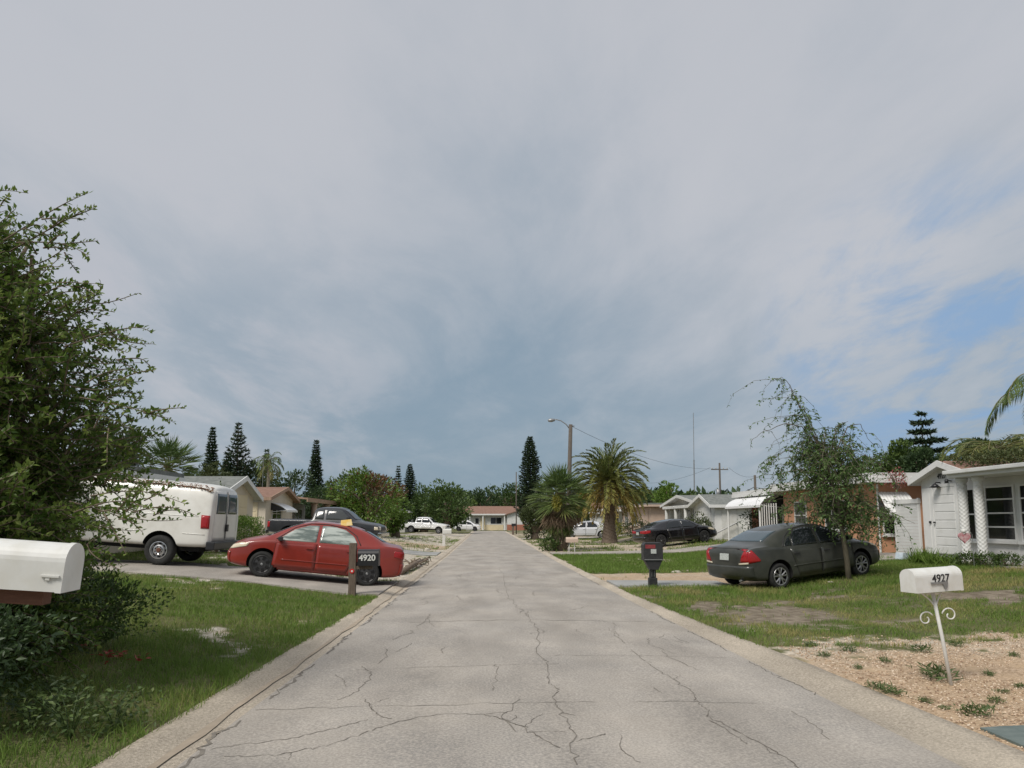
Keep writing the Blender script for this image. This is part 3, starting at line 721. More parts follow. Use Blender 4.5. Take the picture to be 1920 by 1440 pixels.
    def handle(s, parent, x, z, m, sd, L=.085):
        p, n = s.hit('side', x, z, sd); mb = MB(); mb.obox(p + n * .018, (1, 0, 0), (0, 0, 1), (0, 1, 0), L, .017, .017)
        return mb.build('handle', m, parent, bevel=.008)

def sedan(name, loc, heading, pitch, label, paint, glass, st, wb2, r, W, look, group=None):
    c = Car(name, loc, heading, pitch, label, 'car', paint, group)
    k = look
    c.body(st, [(wb2, r + .02), (-wb2, r + .02)], r + .065, W)
    k['tl'] = tuple([(tail(a), b) for a, b in e] for e in k['tl'])
    # doors, each with its window and handle
    s0, s1, s2, s3 = k['door_x']          # rear edge of rear door, B pillar, front edge of front door at the belt, sill front
    zb, zw = k['sill'], k['belt']
    for sd in (1, -1):
        fd = c.patch('door', 'side', [(s1 + .01, zb), (s2 + .05, zb)], [(s1 + .01, zw), (s2, zw)], paint, .004, 12, 8, sd)
        rd = c.patch('door', 'side', [(s0 + .22, zb), (s1 - .01, zb)], [(s0, zw), (s1 - .01, zw)], paint, .004, 12, 8, sd)
        c.patch('window', 'side', k['win_f'][0], k['win_f'][1], glass, .006, 18, 8, sd, fd)
        c.patch('window', 'side', k['win_r'][0], k['win_r'][1], glass, .006, 18, 8, sd, rd)
        if k.get('win_q'): c.patch('quarter_window', 'side', k['win_q'][0], k['win_q'][1], glass, .006, 8, 6, sd)
        c.handle(fd, s1 + .17, zw - .13, k['handle'], sd); c.handle(rd, s0 + .17, zw - .115, k['handle'], sd)
        for q in ([(s1, zb), (s1, zw)], [(s2 + .06, zb), (s2 + .005, zw)], [(s0 + .21, zb), (s0 - .005, zw)]):
            sm_ = MB(); c.line(sm_, 'side', q, .006, sd, .001); sm_.build('door_seam', M['seam'], c.root)
        ml = MB(); c.line(ml, 'side', [(-wb2 + r + .13, k['mold']), (wb2 - r - .12, k['mold'])], .015, sd, .004); ml.build('side_molding', k.get('moldmat', paint), c.root, smooth=True)
        tr = MB(); c.line(tr, 'side', k['trim'], .012, sd, .003); tr.build('window_trim', M['plastic_black'], c.root, smooth=True)
    c.patch('windshield', 'front', k['ws'][0], k['ws'][1], M['glass_car'], .005, 14, 8)
    c.patch('rear_window', 'rear', k['rw'][0], k['rw'][1], k.get('rwglass', M['glass_car']), .005, 14, 8)
    for sd in (1, -1):
        c.patch('headlight', 'side' if k.get('hl_mode', 'side') == 'side' else 'front', *k['hl'], M['lamp_clear'], .008, 10, 6, sd)
        c.patch('tail_light', 'side', *k['tl'], M['lamp_red'], .008, 10, 6, sd)
        lo, hi = k['tl_rear']; c.patch('tail_light', 'rear', [(sd * a, z) for a, z in lo], [(sd * a, z) for a, z in hi], M['lamp_red'], .008, 8, 6)
    # bumpers as raised shells
    for nm, md in (('bumper', 'rear'), ('bumper', 'front')):
        a = k['bump_' + md]; c.patch(nm, md, [(-a[0], a[1]), (a[0], a[1])], [(-a[0], a[2]), (a[0], a[2])], paint, .018, 20, 6)
    c.patch('grille', 'front', [(-.5, k['gr'][0]), (.5, k['gr'][0])], [(-.42, k['gr'][1]), (.42, k['gr'][1])], M['plastic_black'], .022, 10, 4)
    pz = k['plate']; p, n = c.hit('rear', 0, pz); mb = MB(); mb.obox(p + Vector((-.012, 0, 0)), (0, 1, 0), Vector((n.z, 0, -n.x)).normalized(), n, .152, .076, .006); mb.build('licence_plate', M['plate'], c.root, bevel=.003)
    sl = MB(); c.line(sl, 'rear', [(-.62, k['trunk']), (.62, k['trunk'])], .006, 1, .001); sl.build('trunk_seam', M['seam'], c.root)
    c.mirror(k['mir'][0], k['mir'][1], k.get('mirmat', M['plastic_black']))
    for x in (wb2, -wb2):
        for sd in (1, -1): c.wheel(x, sd, W - .115, r, .2, k['rim_r'], k['rim'], k['rimmat'])
    ex = MB(); ex.tube([(st[0][0] + .02, -.42, .26), (st[0][0] + .3, -.42, .28)], .03, 8); ex.build('exhaust_pipe', M['metal_grey'], c.root)
    return c

def scale_st(st, sx, sy, sz, dx=0): return [(x * sx + dx, zb * sz, w * sy, b * sz, t * sz, wt * sy) for (x, zb, w, b, t, wt) in st]
COROLLA = [(-2.335, .50, .60, .78, .80, .50), (-2.30, .36, .72, .96, 1.00, .60), (-2.20, .27, .79, 1.02, 1.065, .64), (-1.95, .24, .835, 1.035, 1.085, .66), (-1.72, .22, .85, 1.03, 1.11, .655),
           (-1.35, .20, .86, 1.015, 1.30, .60), (-.98, .19, .86, 1.0, 1.435, .57), (-.55, .18, .86, .985, 1.485, .575), (-.1, .18, .86, .97, 1.50, .58), (.25, .18, .86, .96, 1.48, .58),
           (.62, .18, .86, .95, 1.38, .59), (1.0, .19, .86, .94, 1.18, .63), (1.30, .20, .855, .92, 1.02, .67), (1.6, .20, .85, .87, .955, .68), (1.9, .21, .82, .79, .875, .65), (2.08, .24, .75, .70, .78, .58), (2.17, .30, .66, .60, .66, .5), (2.20, .42, .5, .52, .54, .4)]
def tail(x): return x if x > -1.3 else -1.3 + (x + 1.3) * .87      # short rear overhang
COROLLA = [(tail(r[0]),) + r[1:] for r in COROLLA]
LOOK_RED = dict(door_x=(-.98, .02, 1.02, 1.1), sill=.27, belt=.93,
    win_f=([(.06, .965), (.98, .945)], [(.04, 1.385), (.30, 1.365), (.62, 1.24), (.99, .955)]),
    win_r=([(-.93, .985), (-.02, .968)], [(-.98, 1.00), (-.86, 1.20), (-.62, 1.345), (-.30, 1.40), (-.04, 1.39)]),
    handle=None, mold=.48, trim=[(-1.06, .99), (-.92, 1.22), (-.64, 1.385), (-.2, 1.435), (.25, 1.415), (.62, 1.285), (1.04, .96)],
    ws=([(-.62, 1.02), (.62, 1.02)], [(-.50, 1.40), (.50, 1.40)]), rw=([(-.55, 1.13), (.55, 1.13)], [(-.46, 1.39), (.46, 1.39)]),
    hl=([(1.72, .72), (2.12, .62)], [(1.66, .80), (1.86, .80), (2.10, .72)]), tl=([(-2.28, .74), (-2.03, .78)], [(-2.27, .92), (-2.02, .93)]), tl_rear=([(.42, .74), (.70, .74)], [(.40, .90), (.70, .93)]),
    bump_rear=(.76, .34, .62), bump_front=(.72, .30, .56), gr=(.34, .44), plate=.80, trunk=.97, mir=(.92, .95), rim_r=.215, rim='cap', rimmat=None)

def vec_heading(a, b): return math.atan2(b[1] - a[1], b[0] - a[0])
def car_place(rear, front, side, half):
    """centre, heading and slope from the two near wheels' contact points (x,y,z); side=+1 when the near side is the car's left"""
    h = vec_heading(rear, front); left = Vector((-math.sin(h), math.cos(h), 0))
    m = (Vector(rear) + Vector(front)) / 2 - left * side * half
    d = math.hypot(front[0] - rear[0], front[1] - rear[1])
    return m, h, math.atan2(front[2] - rear[2], d)

def build_cars():
    # red sedan on the left drive
    k = dict(LOOK_RED); k['handle'] = M['paint_red']; k['rimmat'] = M['plastic_black']; k['moldmat'] = M['paint_red']
    zr = tzf(-2.90, 17.6) + .03; zf = tzf(-5.33, 17.25) + .035
    loc, h, p = car_place((-2.86, 17.6, zr), (-5.30, 17.25, zf), 1, .77)
    c = sedan('parked_car', loc, h, p, 'red four-door sedan with black hubcaps parked nose up on the sloping concrete drive', M['paint_red'], M['glass_car_light'], COROLLA, 1.3, .315, .86, k)
    c.root.scale = (.935, .95, .945)
    # yellow box on its roof
    ct = c.hit('top', -.62, .38)[0]; wp = Matrix.Translation(loc) @ (Matrix.Rotation(h, 4, 'Z') @ Matrix.Rotation(-p, 4, 'Y')) @ Vector((ct.x * .935, ct.y * .95, ct.z * .945))
    mb = MB(); mb.prism([(-.14, -.11, 0), (.14, -.11, 0), (.125, -.06, .15), (-.125, -.06, .15)], (0, .18, 0)); o = mb.build('roof_box', M['yellow_box'], None, bevel=.008); o.location = wp - Vector((0, 0, .012)); o.rotation_euler = (0, -p, h + math.pi)
    tag(o, 'small yellow and orange box resting on the roof of the red sedan', 'box')
    # grey sedan on the right verge
    st = scale_st([(x, zb, w, b + (.035 if x < -1.0 else 0), t + (.035 if x < -1.5 else 0), wt) for (x, zb, w, b, t, wt) in COROLLA], .98, .985, .935)
    k = dict(LOOK_RED); k.update(handle=M['plastic_black'], rim='alloy', rimmat=M['rim_grey'], rim_r=.20, moldmat=M['paint_greyc'],
        win_f=([(.06, .93), (.98, .905)], [(.04, 1.31), (.30, 1.295), (.62, 1.19), (.99, .915)]),
        win_r=([(-.78, .95), (-.02, .932)], [(-.80, .97), (-.72, 1.16), (-.55, 1.29), (-.28, 1.325), (-.04, 1.315)]),
        win_q=([(-1.05, .96), (-.83, .953)], [(-1.05, .975), (-.92, 1.09), (-.80, 1.16)]),
        trim=[(-1.12, .955), (-.93, 1.16), (-.64, 1.315), (-.2, 1.365), (.25, 1.345), (.62, 1.225), (1.04, .92)], belt=.89, door_x=(-.93, .02, 1.02, 1.1),
        tl=([(-2.27, .66), (-1.90, .70)], [(-2.20, .99), (-2.13, .97), (-1.92, .74)]), tl_rear=([(.50, .68), (.72, .68)], [(.62, .97), (.70, .97)]),
        rwglass=M['glass_car_blue'], rw=([(-.56, 1.105), (.56, 1.105)], [(-.48, 1.30), (.48, 1.30)]), plate=.80, trunk=.99, mold=.50, bump_rear=(.77, .33, .60))
    zr = .045; zf = .265
    loc, h, p = car_place((6.73, 16.5, zr), (9.15, 17.47, zf), -1, .8)
    c = sedan('parked_car', loc, h, p, 'dark grey-green four-door sedan with silver alloy wheels parked on the grass behind the young tree', M['paint_greyc'], M['glass_car'], st, 1.3, .30, .845, k)
    # reversing lamps under the red lenses
    for sd in (1, -1): c.patch('reverse_lamp', 'rear', [(sd * .46, .63), (sd * .72, .65)], [(sd * .46, .665), (sd * .72, .69)], M['lamp_clear'], .012, 6, 4)
    # black sedan across the far right lawn
    st = scale_st([(x, zb, w, b, t - (.04 if -1 < x < .5 else 0), wt * .95) for (x, zb, w, b, t, wt) in COROLLA], 1.08, 1.05, .985)
    k = dict(LOOK_RED); k.update(handle=M['paint_black'], rim='cap', rimmat=M['plastic_black'], moldmat=M['paint_black'], rim_r=.24,
        tl=([(-2.47, .78), (-2.15, .82)], [(-2.44, .96), (-2.10, .95)]), tl_rear=([(.25, .80), (.76, .78)], [(.25, .92), (.74, .96)]))
    h = R(16); a_ = tzf(9.7, 41.2); b_ = tzf(12.4, 42.2); c = sedan('parked_car', (10.9, 41.5, (a_ + b_) / 2 + .03), h, math.atan2(b_ - a_, 2.8), 'glossy black sedan with red tail lights parked in front of the grey-roofed house', M['paint_black'], M['glass_car'], st, 1.40, .34, .90, k)
    # silver sedan far on the right, behind the palms
    k = dict(LOOK_RED); k.update(handle=M['paint_silver'], rim='cap', rimmat=M['rim_grey'])
    P = at(1100, 990, 62); sedan('parked_car', (P.x, 62, tzf(P.x, 62) + .02), R(170), 0, 'pale silver sedan parked between the two palm trees', M['paint_silver'], M['glass_car'], COROLLA, 1.3, .315, .86, k)

    # ---- white cargo van
    st = [(-2.42, .62, .90, 1.20, 1.30, .80), (-2.40, .52, .955, 1.24, 1.98, .80), (-2.33, .50, .99, 1.25, 2.07, .83), (-2.0, .48, 1.0, 1.25, 2.12, .85), (-1.0, .46, 1.005, 1.25, 2.14, .86), (.5, .46, 1.005, 1.24, 2.14, .86), (1.3, .46, 1.005, 1.22, 2.13, .85),
          (1.75, .46, 1.0, 1.20, 2.05, .82), (2.15, .46, 1.0, 1.17, 1.70, .80), (2.50, .46, .99, 1.14, 1.32, .80), (2.9, .46, .97, 1.07, 1.18, .80), (3.2, .47, .93, .98, 1.06, .76), (3.27, .52, .85, .85, .9, .7)]
    st = [(x, zb, w, b, t, wt + .03) for (x, zb, w, b, t, wt) in st]
    zr = .505; lx, ly = -8.22, 18.5; h = R(178.5)
    rear = (lx, ly, zr); front = (lx + 3.5 * math.cos(h), ly + 3.5 * math.sin(h), zr + .24)
    front = (lx + 2.95 * math.cos(h), ly + 2.95 * math.sin(h), zr + .20)
    loc, h, p = car_place(rear, front, 1, .99); loc = loc - Vector((math.cos(h), math.sin(h), math.tan(p))) * .275
    c = Car('parked_van', loc, h, p, 'old white cargo van with leaf litter on its roof, parked behind the leafy tree', 'van', M['paint_van'])
    c.body(st, [(1.75, .40), (-1.75 + .63, .40)] if False else [(1.75, .42), (-1.2, .42)], .44, 1.0, dz=.14, mid=.5, crown=.02, sh=.985)
    c.wheel(1.75, 1, .87, .375, .24, .215, 'steel', M['silver']); c.wheel(1.75, -1, .87, .375, .24, .215, 'steel', M['silver'])
    c.wheel(-1.2, 1, .87, .375, .24, .215, 'steel', M['silver']); c.wheel(-1.2, -1, .87, .375, .24, .215, 'steel', M['silver'])
    for sd in (1, -1):
        d = c.patch('rear_door', 'rear', [(sd * .015, .66), (sd * .80, .66)], [(sd * .015, 1.95), (sd * .74, 1.95)], M['paint_van'], .008, 8, 12)
        c.patch('window', 'rear', [(sd * .06, 1.36), (sd * .70, 1.36)], [(sd * .07, 1.88), (sd * .645, 1.88)], M['glass_car_blue'], .013, 8, 8, parent=d)
        c.patch('tail_light', 'side', [(-2.385, .98), (-2.19, .98)], [(-2.375, 1.31), (-2.17, 1.31)], M['lamp_red'], .012, 5, 6, sd)
        for q in ([(-2.3, .83), (-1.75, .835)], [(-.62, .83), (1.2, .83)], [(-2.1, 1.27), (1.4, 1.27)]):
            ln = MB(); c.line(ln, 'side', q, .009, sd); ln.build('side_molding', M['paint_van'], c.root, smooth=True)
        for xx in (.45, 1.45):
            sk = MB(); c.line(sk, 'side', [(xx, .55), (xx, 1.95)], .005, sd, .001); sk.build('door_seam', M['seam'], c.root)
        c.patch('window', 'side', [(1.5, 1.32), (2.25, 1.26)], [(1.5, 1.82), (1.75, 1.82), (2.24, 1.32)], M['glass_car'], .006, 10, 6, sd)
        c.patch('headlight', 'front', [(sd * .55, .80), (sd * .82, .80)], [(sd * .55, .98), (sd * .82, .98)], M['lamp_clear'], .01, 6, 5)
    g = MB(); c.line(g, 'rear', [(-.005, 1.95), (-.005, .68)], .012); p_, n_ = c.hit('rear', -.03, 1.0); g.obox(p_ + Vector((-.03, 0, 0)), (0, 1, 0), (0, 0, 1), (1, 0, 0), .06, .09, .03)
    c.line(g, 'rear', [(-.04, 1.3), (-.05, .72)], .016); g.build('door_latch', M['plastic_black'], c.root)
    c.patch('windshield', 'front', [(-.80, 1.30), (.80, 1.30)], [(-.70, 1.92), (.70, 1.92)], M['glass_car'], .006, 12, 8)
    b = MB(); b.obox((-2.47, 0, .56), (1, 0, 0), (0, 1, 0), (0, 0, 1), .11, .99, .10); b.build('bumper', M['metal_black'], c.root, bevel=.03)
    b = MB(); b.obox((-2.58, .0, .40), (1, 0, 0), (0, 1, 0), (0, 0, 1), .22, .05, .03); b.build('tow_hitch', M['metal_black'], c.root)
    b = MB(); b.obox((3.24, 0, .55), (1, 0, 0), (0, 1, 0), (0, 0, 1), .08, .92, .09); b.build('bumper', M['metal_black'], c.root, bevel=.03)
    fl = MB(); fl.box(-2.1, 2.8, -.7, .7, .38, .52); fl.build('underbody', M['underbody'], c.root)
    # leaf litter lying on the roof
    n = 1300; a = rng.uniform(-2.3, 1.6, n); bb = rng.uniform(.25, .90, n) ** .25 * np.where(rng.random(n) < .85, 1, -1); P = []
    for i in range(n):
        q, nn = c.hit('top', a[i], np.clip(bb[i], -.8, .83)); P.append(q + Vector((0, 0, .006 + .02 * rng.random())))
    lt = leaves('leaf_litter', np.array(P), rng.normal(size=(n, 3)) * [1, 1, .12], rng.uniform(.04, .10, n), .03, rng.random(n), leafmat('dry_leaves', (.22, .09, .04), (.30, .15, .08), (.30, .22, .12), trans=.05))
    lt.matrix_world = Matrix.Translation(loc) @ (Matrix.Rotation(h, 4, 'Z') @ Matrix.Rotation(-p, 4, 'Y'))
    tag(lt, 'rusty dry leaf litter lying along the roof of the white van', 'leaf litter', kind='stuff')

    # ---- pickups
    def pickup(name, loc, h, p, label, paint, L, Hh, rimm, rim, chrome, ext, glass, cs=0.0):
        c = Car(name, loc, h, p, label, 'pickup truck', paint); s = L / 5.4; z = Hh / 1.80
        e = ext
        st = [(-2.62, .62, .86, 1.06, 1.09, .84), (-2.60, .55, .93, 1.12, 1.16, .87), (-2.4, .52, .96, 1.13, 1.17, .88), (-1.2, .48, .97, 1.13, 1.17, .88), (-.66 - e, .46, .97, 1.13, 1.17, .88), (-.60 - e, .46, .97, 1.14, 1.20, .86),
              (-.56 - e, .46, .97, 1.14, 1.66, .70), (-.46 - e, .46, .97, 1.14, 1.77, .71), (.1, .46, .97, 1.14, 1.80, .72), (.45, .46, .97, 1.14, 1.77, .71), (.72, .46, .97, 1.13, 1.58, .73), (1.12, .46, .97, 1.12, 1.22, .78), (1.3, .46, .965, 1.10, 1.17, .8),
              (1.9, .47, .955, 1.06, 1.13, .8), (2.45, .49, .93, 1.0, 1.06, .78), (2.62, .52, .90, .94, .98, .75), (2.66, .60, .84, .86, .88, .7)]
        st = [(x + (cs if -.7 - e <= x <= 1.4 else 0), zb, w, b_, t_, wt) for (x, zb, w, b_, t_, wt) in st]
        st = scale_st(st, s, 1.0, z); S = lambda v: (v + cs) * s
        wf, wr = 1.78 * s, -1.55 * s; r = .37
        c.body(st, [(wf, r + .05), (wr, r + .05)], r + .09, .97, dz=.09, mid=.5, sh=.965)
        for x in (wf, wr):
            for sd in (1, -1): c.wheel(x, sd, .85, r, .23, .21, rim, rimm)
        Z = lambda v: v * z
        for sd in (1, -1):
            d = c.patch('door', 'side', [(S(-.30), Z(.56)), (S(.80), Z(.56))], [(S(-.30), Z(1.10)), (S(.90), Z(1.10))], paint, .005, 10, 6, sd)
            c.patch('window', 'side', [(S(-.26), Z(1.19)), (S(.90), Z(1.17))], [(S(-.26), Z(1.67)), (S(.42), Z(1.66)), (S(.90), Z(1.19))], glass, .008, 12, 6, sd, d)
            c.patch('rear_side_window', 'side', [(S(-.46 - e), Z(1.20)), (S(-.36), Z(1.19))], [(S(-.43 - e), Z(1.65)), (S(-.36), Z(1.67))], glass, .008, 6, 5, sd)
            c.handle(d, S(-.18), Z(1.04), M['plastic_black'], sd)
            c.patch('tail_light', 'side', [(-2.58 * s, Z(.78)), (-2.46 * s, Z(.78))], [(-2.57 * s, Z(1.05)), (-2.46 * s, Z(1.05))], M['lamp_red'], .01, 4, 5, sd)
            c.patch('headlight', 'front', [(sd * .52, Z(.76)), (sd * .82, Z(.76))], [(sd * .52, Z(.92)), (sd * .80, Z(.92))], M['lamp_clear'], .012, 5, 4)
            c.patch('headlight', 'side', [(2.42 * s, Z(.76)), (2.62 * s, Z(.76))], [(2.42 * s, Z(.92)), (2.58 * s, Z(.90))], M['lamp_clear'], .012, 5, 4, sd)
            ml = MB(); c.line(ml, 'side', [(-1.0 * s, Z(.78)), (1.25 * s, Z(.78))], .014, sd); ml.build('side_molding', M['plastic_black'] if chrome else paint, c.root)
        c.patch('windshield', 'front', [(-.72, Z(1.22)), (.72, Z(1.22))], [(-.62, Z(1.66)), (.62, Z(1.66))], M['glass_car'], .007, 12, 8)
        c.patch('rear_window', 'rear', [(-.6, Z(1.24)), (.6, Z(1.24))], [(-.56, Z(1.64)), (.56, Z(1.64))], M['glass_car'], .007, 10, 6)
        c.patch('grille', 'front', [(-.48, Z(.74)), (.48, Z(.74))], [(-.48, Z(.92)), (.48, Z(.92))], M['plastic_black'], .014, 8, 5)
        c.patch('truck_bed', 'top', [(-2.52 * s, -.78), (S(-.72 - e), -.78)], [(-2.52 * s, .78), (S(-.72 - e), .78)], M['plastic_black'], .004, 8, 8)
        bm_ = M['chrome'] if chrome else M['metal_black']
        for x in (2.68 * s, -2.72 * s):
            b = MB(); b.obox((x, 0, Z(.56)), (1, 0, 0), (0, 1, 0), (0, 0, 1), .09, .92, .085); b.build('bumper', bm_, c.root, bevel=.03)
        c.mirror(S(.82), Z(1.20), M['plastic_black'], size=(.07, .10, .10))
        fl = MB(); fl.box(-2.2 * s, 2.2 * s, -.62, .62, .36, .56); fl.build('underbody', M['underbody'], c.root)
        return c
    x, y = -7.62, 35.1
    pickup('parked_truck', (x, y, tzf(x, y) + .05), R(-4), R(-1.5), 'dark charcoal pickup truck with a chrome front bumper parked behind the red sedan', M['paint_navy'], 5.45, 1.80, M['rim_grey'], 'steel', True, .32, M['glass_grey'], .40)
    P = at(799, 990, 88); pickup('parked_truck', (P.x, 88, tzf(P.x, 88) + .05), R(-14), R(-2), 'white crew-cab pickup truck parked beneath the spreading green tree', M['paint_white'], 5.6, 1.92, M['rim_grey'], 'alloy', False, .50, M['glass_car'])
    P = at(876, 990, 117); h = R(-5)
    k = dict(LOOK_RED); k.update(handle=M['paint_white'], rim='cap', rimmat=M['plastic_black'])
    st = scale_st([(x, zb, w, b, t + (.14 if -2.2 < x < .6 else 0), wt) for (x, zb, w, b, t, wt) in COROLLA], 1, 1.02, 1.08)
    k['win_f'] = ([(.06, 1.03), (.98, 1.01)], [(.04, 1.47), (.30, 1.45), (.62, 1.33), (.99, 1.03)]); k['win_r'] = ([(-.93, 1.05), (-.02, 1.04)], [(-.98, 1.07), (-.86, 1.3), (-.62, 1.45), (-.30, 1.49), (-.04, 1.48)])
    sedan('parked_car', (P.x, 117, .02), h, 0, 'white and black car parked near the end of the street beside the low white house', M['paint_white'], M['glass_car'], st, 1.3, .33, .88, k)
build_cars()
# ------------------------------------------------------------------ houses
UP = Vector((0, 0, 1))
def part(mb, name, m, root, **k): return mb.build(name, m, root, off=tuple(root.location), **k)
def window(root, o, u, n, w, h, cols=1, rows=2, glass='glass_dark', frame='trim_white', fw=.05, parent=None, name='window'):
    """o = lower-left corner on the wall, u along the wall, n outward"""
    o, u, n = Vector(o), Vector(u).normalized(), Vector(n).normalized(); mb = MB()
    def bar(a0, a1, b0, b1, d=.035): mb.obox(o + u * (a0 + a1) / 2 + UP * (b0 + b1) / 2 + n * d / 2, u, UP, n, (a1 - a0) / 2, (b1 - b0) / 2, d / 2 + .002)
    bar(0, fw, 0, h); bar(w - fw, w, 0, h); bar(fw, w - fw, 0, fw); bar(fw, w - fw, h - fw, h)
    for i in range(1, cols): bar(w * i / cols - fw * .4, w * i / cols + fw * .4, fw, h - fw, .033)
    for i in range(1, rows): bar(fw, w - fw, h * i / rows - fw * .4, h * i / rows + fw * .4, .031)
    f = part(mb, name, M[frame], root)
    g = MB(); g.obox(o + u * w / 2 + UP * h / 2 + n * .008, u, UP, n, w / 2 - fw * .5, h / 2 - fw * .5, .006)
    p = part(g, 'pane', M[glass], root); p.parent = f
    s = MB(); s.obox(o + u * w / 2 - UP * .035 + n * .05, u, UP, n, w / 2 + .05, .033, .05); q = part(s, 'sill', M[frame], root); q.parent = f
    return f
def door(root, o, u, n, w, h, m, panels=4, knob=True, name='door'):
    o, u, n = Vector(o), Vector(u).normalized(), Vector(n).normalized(); mb = MB()
    mb.obox(o + u * w / 2 + UP * h / 2 + n * .014, u, UP, n, w / 2, h / 2, .016)
    for i in range(panels):
        z0 = h * (i + .08) / panels; z1 = h * (i + .92) / panels
        mb.obox(o + u * w / 2 + UP * (z0 + z1) / 2 + n * .034, u, UP, n, w / 2 - .07, (z1 - z0) / 2, .007)
    d = part(mb, name, M[m], root, bevel=.004)
    if knob:
        k = MB(); k.obox(o + u * (w - .07) + UP * h * .47 + n * .07, u, UP, n, .025, .025, .03); q = part(k, 'handle', M['metal_black'], root, bevel=.008); q.parent = d
    return d
def column(root, x, y, z0, z1, r, m='trim_white', twist=False):
    mb = MB(); n = 20; k = 40; prof = []
    mb.lathe([(.001, z0), (r * 1.35, z0), (r * 1.35, z0 + .10), (r * 1.1, z0 + .14)], 20, 0, 'z', (x, y, 0)); mb.lathe([(r * 1.05, z1 - .12), (r * 1.3, z1 - .08), (r * 1.3, z1), (.001, z1)], 20, 0, 'z', (x, y, 0))
    b = len(mb.v)
    if twist: n, k = 36, 150
    for i in range(k + 1):
        z = z0 + .13 + (z1 - z0 - .24) * i / k
        for j in range(n):
            th = 2 * math.pi * j / n; rr = r
            if twist: rr = r * (1 + .045 * math.sin(6 * th + (z - z0) * 60) + .03 * math.sin(-6 * th + (z - z0) * 60))
            mb.v.append((x + rr * math.cos(th), y + rr * math.sin(th), z))
    for i in range(k):
        for j in range(n): mb.f.append((b + i * n + j, b + i * n + (j + 1) % n, b + (i + 1) * n + (j + 1) % n, b + (i + 1) * n + j)); mb.m.append(0)
    return part(mb, 'porch_column', M[m], root, smooth=True)
def gable_x(root, xf, xb, y0, y1, zr, ze0, ze1, yr, mroof, over=.35, fo=.35, wallm='stucco_white', zg=.3, t=.10, fascia='trim_white', wall=True):
    """block with its ridge along X: street gable at xf (wall), back at xb; eaves at y0 and y1"""
    o = 1 if xf > xb else -1
    if wall:
        w = MB(); w.prism([(xf, y0, zg), (xf, y1, zg), (xf, y1, ze1 - .06), (xf, yr, zr - .08), (xf, y0, ze0 - .06)], (xb - xf, 0, 0)); part(w, 'wall', M[wallm], root)
    r = MB(); xe = xf + o * fo
    def ext(ye, ze, s):
        k = (zr - ze) / abs(yr - ye); return (ye + s * over, ze - k * over)
    a, za = ext(y0, ze0, -1); b, zb = ext(y1, ze1, 1)
    r.slab([(xe, a, za), (xe, yr, zr), (xb, yr, zr), (xb, a, za)], t, 0, 1); r.slab([(xe, yr, zr), (xe, b, zb), (xb, b, zb), (xb, yr, zr)], t, 0, 1)
    rf = part(r, 'roof', [M[mroof], M[fascia]], root)
    for (ya, z0_, yb, z1_) in ((a, za, yr, zr), (yr, zr, b, zb)):
        f = MB(); d = Vector((0, yb - ya, z1_ - z0_)); nrm = d.cross(Vector((1, 0, 0))).normalized()
        f.prism([(xe + o * .002, ya, z0_ + .015), (xe + o * .002, yb, z1_ + .015), (xe + o * .002, yb, z1_ - .17), (xe + o * .002, ya, z0_ - .17)], (o * .035, 0, 0)); q = part(f, 'fascia', M[fascia], root); q.parent = rf
    for (ye, zz, s) in ((a, za, -1), (b, zb, 1)):
        f = MB(); f.box(xb, xe, ye - .02 * (s < 0) - .002, ye + .02 * (s > 0) + .002, zz - .17, zz + .006); q = part(f, 'fascia', M[fascia], root); q.parent = rf
    return rf
def block(root, x0, x1, y0, y1, z0, z1, m, name='wall'):
    w = MB(); w.box(x0, x1, y0, y1, z0, z1); return part(w, name, M[m], root)
def flat_roof(root, x0, x1, y0, y1, z, t, m, fas=None):
    r = MB(); r.box(x0, x1, y0, y1, z, z + t * .45); rf = part(r, 'roof', M[m], root)
    if fas:
        f = MB(); f.box(x0 - .03, x1 + .03, y0 - .03, y1 + .03, z - t * .55, z - .002); q = part(f, 'fascia', M[fas], root); q.parent = rf
    return rf
def hip(root, x0, x1, y0, y1, ze, zr, m, fas='trim_white', t=.1):
    yc = (y0 + y1) / 2; xc = (x0 + x1) / 2; r = MB(); k = min(x1 - x0, y1 - y0) / 2
    if x1 - x0 >= y1 - y0: A, B = (x0 + k, yc, zr), (x1 - k, yc, zr); fs = [(0, 1, 5, 4), (1, 2, 5), (2, 3, 4, 5), (3, 0, 4)]
    else: A, B = (xc, y0 + k, zr), (xc, y1 - k, zr); fs = [(0, 1, 4), (1, 2, 5, 4), (2, 3, 5), (3, 0, 4, 5)]
    r.add([(x0, y0, ze), (x1, y0, ze), (x1, y1, ze), (x0, y1, ze), A, B], fs + [(3, 2, 1, 0)]); rf = part(r, 'roof', M[m], root)
    if fas:
        f = MB(); f.box(x0, x1, y0, y1, ze - .18, ze - .003); q = part(f, 'fascia', M[fas], root); q.parent = rf
    return rf
